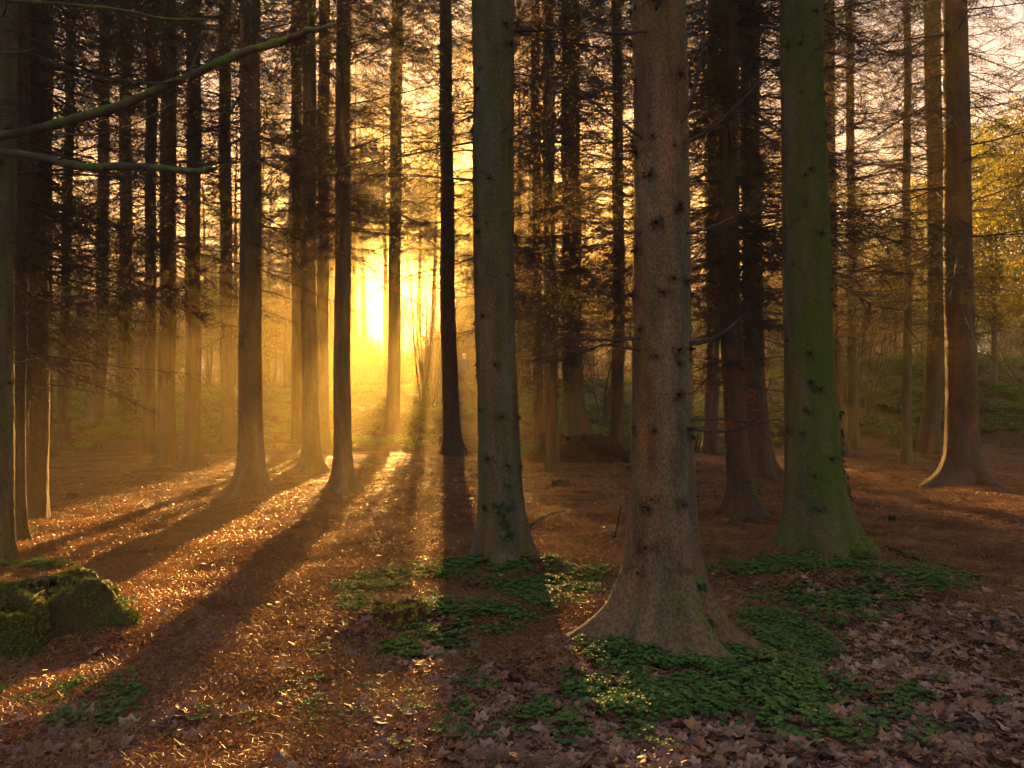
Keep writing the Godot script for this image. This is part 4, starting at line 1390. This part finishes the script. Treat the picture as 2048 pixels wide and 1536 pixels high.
func person() -> void:
	# a walker far back on the path, seen from behind, mid stride
	var d := 41.0
	var x := (928.0 - 1024.0) / F * d
	var at := on_ground(x, -d)
	var t := thing("person", "distant walker in a blue jacket and dark trousers on the path", "person", at)
	t.rotation.y = 0.15
	var V := func(a: float, c: float, e: float) -> Vector3: return Vector3(a, c, e)
	var bones := [
		[V.call(0, 0.98, 0), V.call(0, 1.2, -0.01), 0.155, 0.15], [V.call(0, 1.2, -0.01), V.call(0, 1.4, -0.02), 0.16, 0.13],
		[V.call(-0.15, 1.42, -0.02), V.call(0.15, 1.42, -0.02), 0.075, 0.075],
		[V.call(0, 1.45, -0.02), V.call(0, 1.56, -0.03), 0.06, 0.055], [V.call(0, 1.62, -0.04), V.call(0, 1.67, -0.035), 0.092, 0.092],
		[V.call(-0.09, 0.95, 0), V.call(-0.1, 0.5, -0.08), 0.095, 0.062], [V.call(-0.1, 0.5, -0.08), V.call(-0.1, 0.08, 0.02), 0.06, 0.042], [V.call(-0.1, 0.05, 0.04), V.call(-0.1, 0.04, -0.13), 0.045, 0.035],
		[V.call(0.09, 0.95, 0), V.call(0.1, 0.5, 0.03), 0.095, 0.062], [V.call(0.1, 0.5, 0.03), V.call(0.1, 0.12, 0.2), 0.06, 0.042], [V.call(0.1, 0.08, 0.22), V.call(0.1, 0.04, 0.06), 0.045, 0.035],
		[V.call(-0.2, 1.4, -0.02), V.call(-0.26, 1.13, 0.04), 0.062, 0.05], [V.call(-0.26, 1.13, 0.04), V.call(-0.25, 0.9, -0.06), 0.05, 0.038],
		[V.call(0.2, 1.4, -0.02), V.call(0.26, 1.13, 0.0), 0.062, 0.05], [V.call(0.26, 1.13, 0.0), V.call(0.25, 0.89, -0.08), 0.05, 0.038],
		[V.call(-0.25, 0.9, -0.06), V.call(-0.245, 0.8, -0.09), 0.034, 0.03], [V.call(0.25, 0.89, -0.08), V.call(0.245, 0.79, -0.11), 0.034, 0.03],
		[V.call(0, 1.62, -0.12), V.call(0, 1.6, -0.135), 0.018, 0.016]]
	var b := MB.new()
	nets(b, bones, Vector3(-0.38, -0.02, -0.3), Vector3(0.38, 1.8, 0.36), 0.02, 0.04, func(p: Vector3) -> Color:
		if p.y > 1.5: return lin(0.4, 0.26, 0.2)
		if p.y < 0.88 and absf(p.x) > 0.2: return lin(0.4, 0.26, 0.2)
		if p.y > 0.88: return lin(0.05, 0.14, 0.26)
		if p.y < 0.1: return lin(0.04, 0.035, 0.03)
		return lin(0.09, 0.08, 0.1))
	for sx in [-1.0, 1.0]:
		for k in 5:
			var o: Vector3 = V.call(sx * 0.245, 0.79, -0.1 + (k - 2) * 0.017)
			var l := [0.05, 0.07, 0.078, 0.072, 0.058][k] as float
			b.tube([o + Vector3(0, 0.02, 0), o + Vector3(-sx * 0.004, -l * 0.5, -0.006), o + Vector3(-sx * 0.018, -l, -0.012)], [0.01, 0.009, 0.007], 6, lin(0.4, 0.26, 0.2))
	piece("body", b.commit(), M.cloth, t)
	var hb := MB.new()
	nets(hb, [[V.call(0, 1.655, -0.01), V.call(0, 1.69, -0.02), 0.098, 0.095], [V.call(0, 1.6, 0.02), V.call(0, 1.65, 0.0), 0.075, 0.09]], Vector3(-0.13, 1.5, -0.13), Vector3(0.13, 1.81, 0.13), 0.015, 0.03, func(_p: Vector3) -> Color: return lin(0.62, 0.6, 0.58))
	piece("hair", hb.commit(), M.cloth, t)

# ---------------------------------------------------------------- litter
func leafiness(x: float, z: float) -> float:
	# where dry leaves lie: in front of the biggest trunk, lower right, round the low stump
	var d := -z
	var v := 0.03
	for q in heaps: v += q[4] * exp(-(pow((x - q[0]) / q[2], 2.0) + pow((d - q[1]) / q[3], 2.0)))
	v += 0.22 * ss(9.0, 12.0, d)
	return clampf(v * (1.0 + 1.1 * noise.get_noise_2d(x * 22.0, z * 22.0)), 0.0, 1.0)

func build_litter() -> void:
	# fallen leaves: the nearest and largest as things, the rest as one cover
	var pal := [lin(0.43, 0.26, 0.18), lin(0.36, 0.2, 0.135), lin(0.5, 0.33, 0.24), lin(0.27, 0.155, 0.115), lin(0.44, 0.22, 0.11), lin(0.18, 0.13, 0.11)]
	var mats := []
	for k in pal.size():
		var m: StandardMaterial3D = M.dry_leaf.duplicate()
		m.resource_name = "dry_leaf_tone"
		m.albedo_color = (pal[k] as Color).linear_to_srgb()
		mats.append(m)
	for q in [[1300, 1400, 420, 0.75, 1.0], [1250, 1490, 330, 0.4, 1.0], [1900, 1440, 330, 0.7, 0.9], [1850, 1260, 300, 1.1, 0.7], [1700, 1190, 200, 0.6, 0.6], [830, 1265, 140, 0.45, 0.9], [150, 1480, 220, 0.3, 0.45], [1100, 1180, 150, 0.5, 0.3]]:
		var g := ground_at(q[0], q[1])
		heaps.append([g.x, -g.z, q[2] / F * -g.z, q[3], q[4]])
	var all := []
	var tries := 0
	while all.size() < 16000 and tries < 120000:
		tries += 1
		var d := 2.4 + 17.0 * pow(rng.randf(), 2.3)
		var x := rf(-0.68, 0.68) * d
		if rng.randf() > leafiness(x, -d): continue
		var s := 0.055 + 0.1 * pow(rng.randf(), 1.4)
		var p := on_ground(x, -d) + Vector3(0, rf(0.006, 0.03), 0)
		var bs := Basis.from_euler(Vector3(rf(-0.4, 0.4), rf(0, TAU), rf(-0.4, 0.4)))
		if rng.randf() < 0.35: bs = bs * Basis(Vector3(1, 0, 0), PI + rf(-0.3, 0.3))
		all.append([s / d, Transform3D(bs.scaled(Vector3(s, s * 0.9, s)), p)])
	all.sort_custom(func(a, b): return a[0] > b[0])
	for i in 300:
		var o := solo("fallen_leaf", leaf_meshes[rng.randi() % 5], mats[rng.randi() % mats.size()], "dry brown lobed leaf lying on the near forest floor", "leaf", "large fallen leaves")
		o.transform = all[i][1]
	for k in 5:
		var xf := []
		var cols := []
		for i in range(300 + k, all.size(), 5):
			xf.append(all[i][1])
			var c: Color = pal[rng.randi() % pal.size()]
			var t := rf(0.8, 1.2)
			cols.append(Color(c.r * t, c.g * t, c.b * t))
		var o := many("leaf_litter", leaf_meshes[k], M.dry_leaf, self, xf, cols)
		tag(o, "cover of smaller dry brown leaves over the forest floor", "leaf litter", "", "stuff")
	# needle litter
	var nb := MB.new()
	for k in 60:
		var a := rf(0, TAU)
		var r := 0.16 * sqrt(rng.randf())
		var o := Vector3(cos(a) * r, rf(0.0, 0.008), sin(a) * r)
		var dir := Vector3(rf(-1, 1), rf(-0.1, 0.45), rf(-1, 1)).normalized() * rf(0.015, 0.04)
		var w := dir.cross(Vector3(rf(-1, 1), rf(0.2, 1), rf(-1, 1))).normalized() * rf(0.0009, 0.0018)
		var t := rf(0.6, 1.4)
		nb.quad(o - w, o + w, o + dir + w * 0.5, o + dir - w * 0.5, Color(t, t * rf(0.85, 1.0), t * 0.9))
	for k in 10:
		var a := rf(0, TAU)
		var r := 0.15 * sqrt(rng.randf())
		var o := Vector3(cos(a) * r, 0.003, sin(a) * r)
		var q := Vector3(rf(-1, 1), rf(0.0, 1.0), rf(-1, 1)).normalized() * rf(0.008, 0.016)
		var w := Vector3(rf(-1, 1), rf(0, 1), rf(-1, 1)).normalized() * rf(0.006, 0.01)
		nb.quad(o, o + q, o + q + w, o + w, Color(1.3, 1.05, 0.85))
	var nmesh := nb.commit()
	var xf := []
	var cols := []
	for i in 52000:
		var d := 2.2 + 23.0 * pow(rng.randf(), 1.5)
		var x := rf(-0.7, 0.7) * d
		if rng.randf() < 1.6 * leafiness(x, -d) - 0.2: continue
		var up := Vector3(rf(-0.1, 0.1), 1, rf(-0.1, 0.1)).normalized()
		xf.append(Transform3D(Basis(Quaternion(Vector3.UP, up)) * Basis(Vector3.UP, rf(0, TAU)).scaled(Vector3.ONE * rf(0.8, 1.5)), on_ground(x, -d) + Vector3(0, 0.006, 0)))
		cols.append(lin(0.44, 0.25, 0.09).lerp(lin(0.21, 0.115, 0.075), rng.randf()))
	var o := many("needle_litter", nmesh, M.litter, self, xf, cols)
	tag(o, "brown spruce needles and scraps strewn over the floor", "needle litter", "", "stuff")
	# fallen twigs
	for i in 46:
		var d := 2.4 + 7.0 * pow(rng.randf(), 1.4)
		var x := rf(-0.62, 0.62) * d
		var b := MB.new()
		var a := rf(0, TAU)
		var p := Vector3.ZERO
		var base := on_ground(x, -d)
		var pts := []
		var rad := []
		var l := rf(0.15, 0.55)
		for k in 7:
			var w := base + p
			pts.append(Vector3(p.x, height(w.x, w.z) - base.y + 0.012 + rf(0, 0.008), p.z))
			rad.append(lerpf(rf(0.003, 0.005), 0.0015, k / 6.0))
			p += Vector3(cos(a), 0, sin(a)) * l / 6.0
			a += rf(-0.25, 0.25)
		var tn := rf(0.7, 1.4)
		b.tube(pts, rad, 5, lin(0.16 * tn, 0.1 * tn, 0.065 * tn))
		b.tube([pts[3], pts[3] + Vector3(cos(a + 0.8), 0.08, sin(a + 0.8)) * l * 0.3], [0.002, 0.001], 4, lin(0.15 * tn, 0.095 * tn, 0.06 * tn))
		var tw := solo("fallen_twig", b.commit(), M.branch, "thin bare twig lying on the forest floor", "twig", "fallen twigs")
		tw.position = base
	# green plants round the near trunks
	var hm := [herb(0.055, 0.06), herb(0.06, 0.05)]
	var green := lin(0.08, 0.19, 0.05)
	var light := lin(0.15, 0.26, 0.05)
	var patches := [   # [picture x, y, spread x, y, count]
		["low green herbs round the foot of the large knotty spruce", [[1000, 1135, 110, 14, 330], [890, 1150, 70, 14, 150], [1130, 1160, 60, 22, 200], [1060, 1190, 90, 25, 160], [990, 1240, 70, 22, 110]]],
		["low green herbs round the half-buried stump", [[740, 1180, 40, 16, 130], [830, 1158, 60, 10, 130], [710, 1215, 22, 14, 60], [860, 1225, 30, 22, 90], [830, 1290, 80, 30, 80]]],
		["low green herbs in front of the biggest trunk", [[1300, 1300, 100, 18, 260], [1400, 1340, 80, 30, 330], [1330, 1400, 130, 40, 190], [1530, 1330, 100, 40, 200], [1600, 1290, 60, 30, 130], [1560, 1400, 90, 40, 160], [1150, 1420, 90, 40, 60], [1520, 1260, 40, 30, 90]]],
		["low green herbs round the foot of the moss-green trunk", [[1640, 1130, 90, 12, 260], [1800, 1150, 90, 16, 190], [1500, 1140, 60, 14, 120], [1680, 1210, 130, 30, 110], [1860, 1170, 60, 16, 60]]],
		["green sprigs beside the mossy stumps", [[150, 1240, 50, 12, 70], [110, 1225, 40, 12, 60], [60, 1135, 60, 8, 90], [240, 1215, 20, 10, 30], [30, 1300, 20, 12, 20]]],
		["scattered green sprigs on the near forest floor", [[1100, 1420, 500, 70, 90], [200, 1420, 160, 50, 40], [1700, 1430, 200, 60, 60]]]]
	for q in patches:
		var px := []
		var pc := []
		for a in q[1]:
			for i in int(a[4] * 1.9):
				var g := ground_at(a[0] + rng.randfn() * a[2] * 0.6, minf(a[1] + rng.randfn() * a[3] * 0.6, 1600.0))
				var x := g.x
				var z := g.z
				if noise.get_noise_2d(x * 30.0, z * 30.0) + rf(-0.1, 0.1) < -0.05: continue
				var s := rf(0.75, 1.4)
				px.append(Transform3D(Basis(Vector3.UP, rf(0, TAU)).scaled(Vector3.ONE * s), on_ground(x, z)))
				pc.append(green.lerp(light, pow(rng.randf(), 1.6)) * rf(0.8, 1.25))
		var h := many("ground_cover", hm[rng.randi() % 2], M.herb, self, px, pc)
		tag(h, q[0], "ground cover", "", "stuff")
	# the few large ivy leaves at the lower left corner
	var iv := thing("ivy_sprig", "sprig of large bright ivy leaves at the lower left edge", "ivy", ground_at(25, 1400))
	var sb := MB.new()
	sb.tube([Vector3(-0.06, 0, 0), Vector3(-0.03, 0.06, 0.02), Vector3(0.02, 0.1, 0.02)], [0.003, 0.002, 0.0015], 5, lin(0.12, 0.1, 0.04))
	piece("stem", sb.commit(), M.branch, iv)
	for l in [[0.0, 0.09, 0.02, 0.3], [-0.04, 0.05, 0.03, 2.0], [-0.02, 0.11, 0.0, -0.9]]:
		var o2 := piece("leaf", ivy_leaf_mesh, M.ivy_light, iv)
		o2.transform = Transform3D((Basis(Vector3.UP, l[3]) * Basis(Vector3(0, 0, 1), 0.4)).scaled(Vector3.ONE * 0.06), Vector3(l[0], l[1], l[2]))
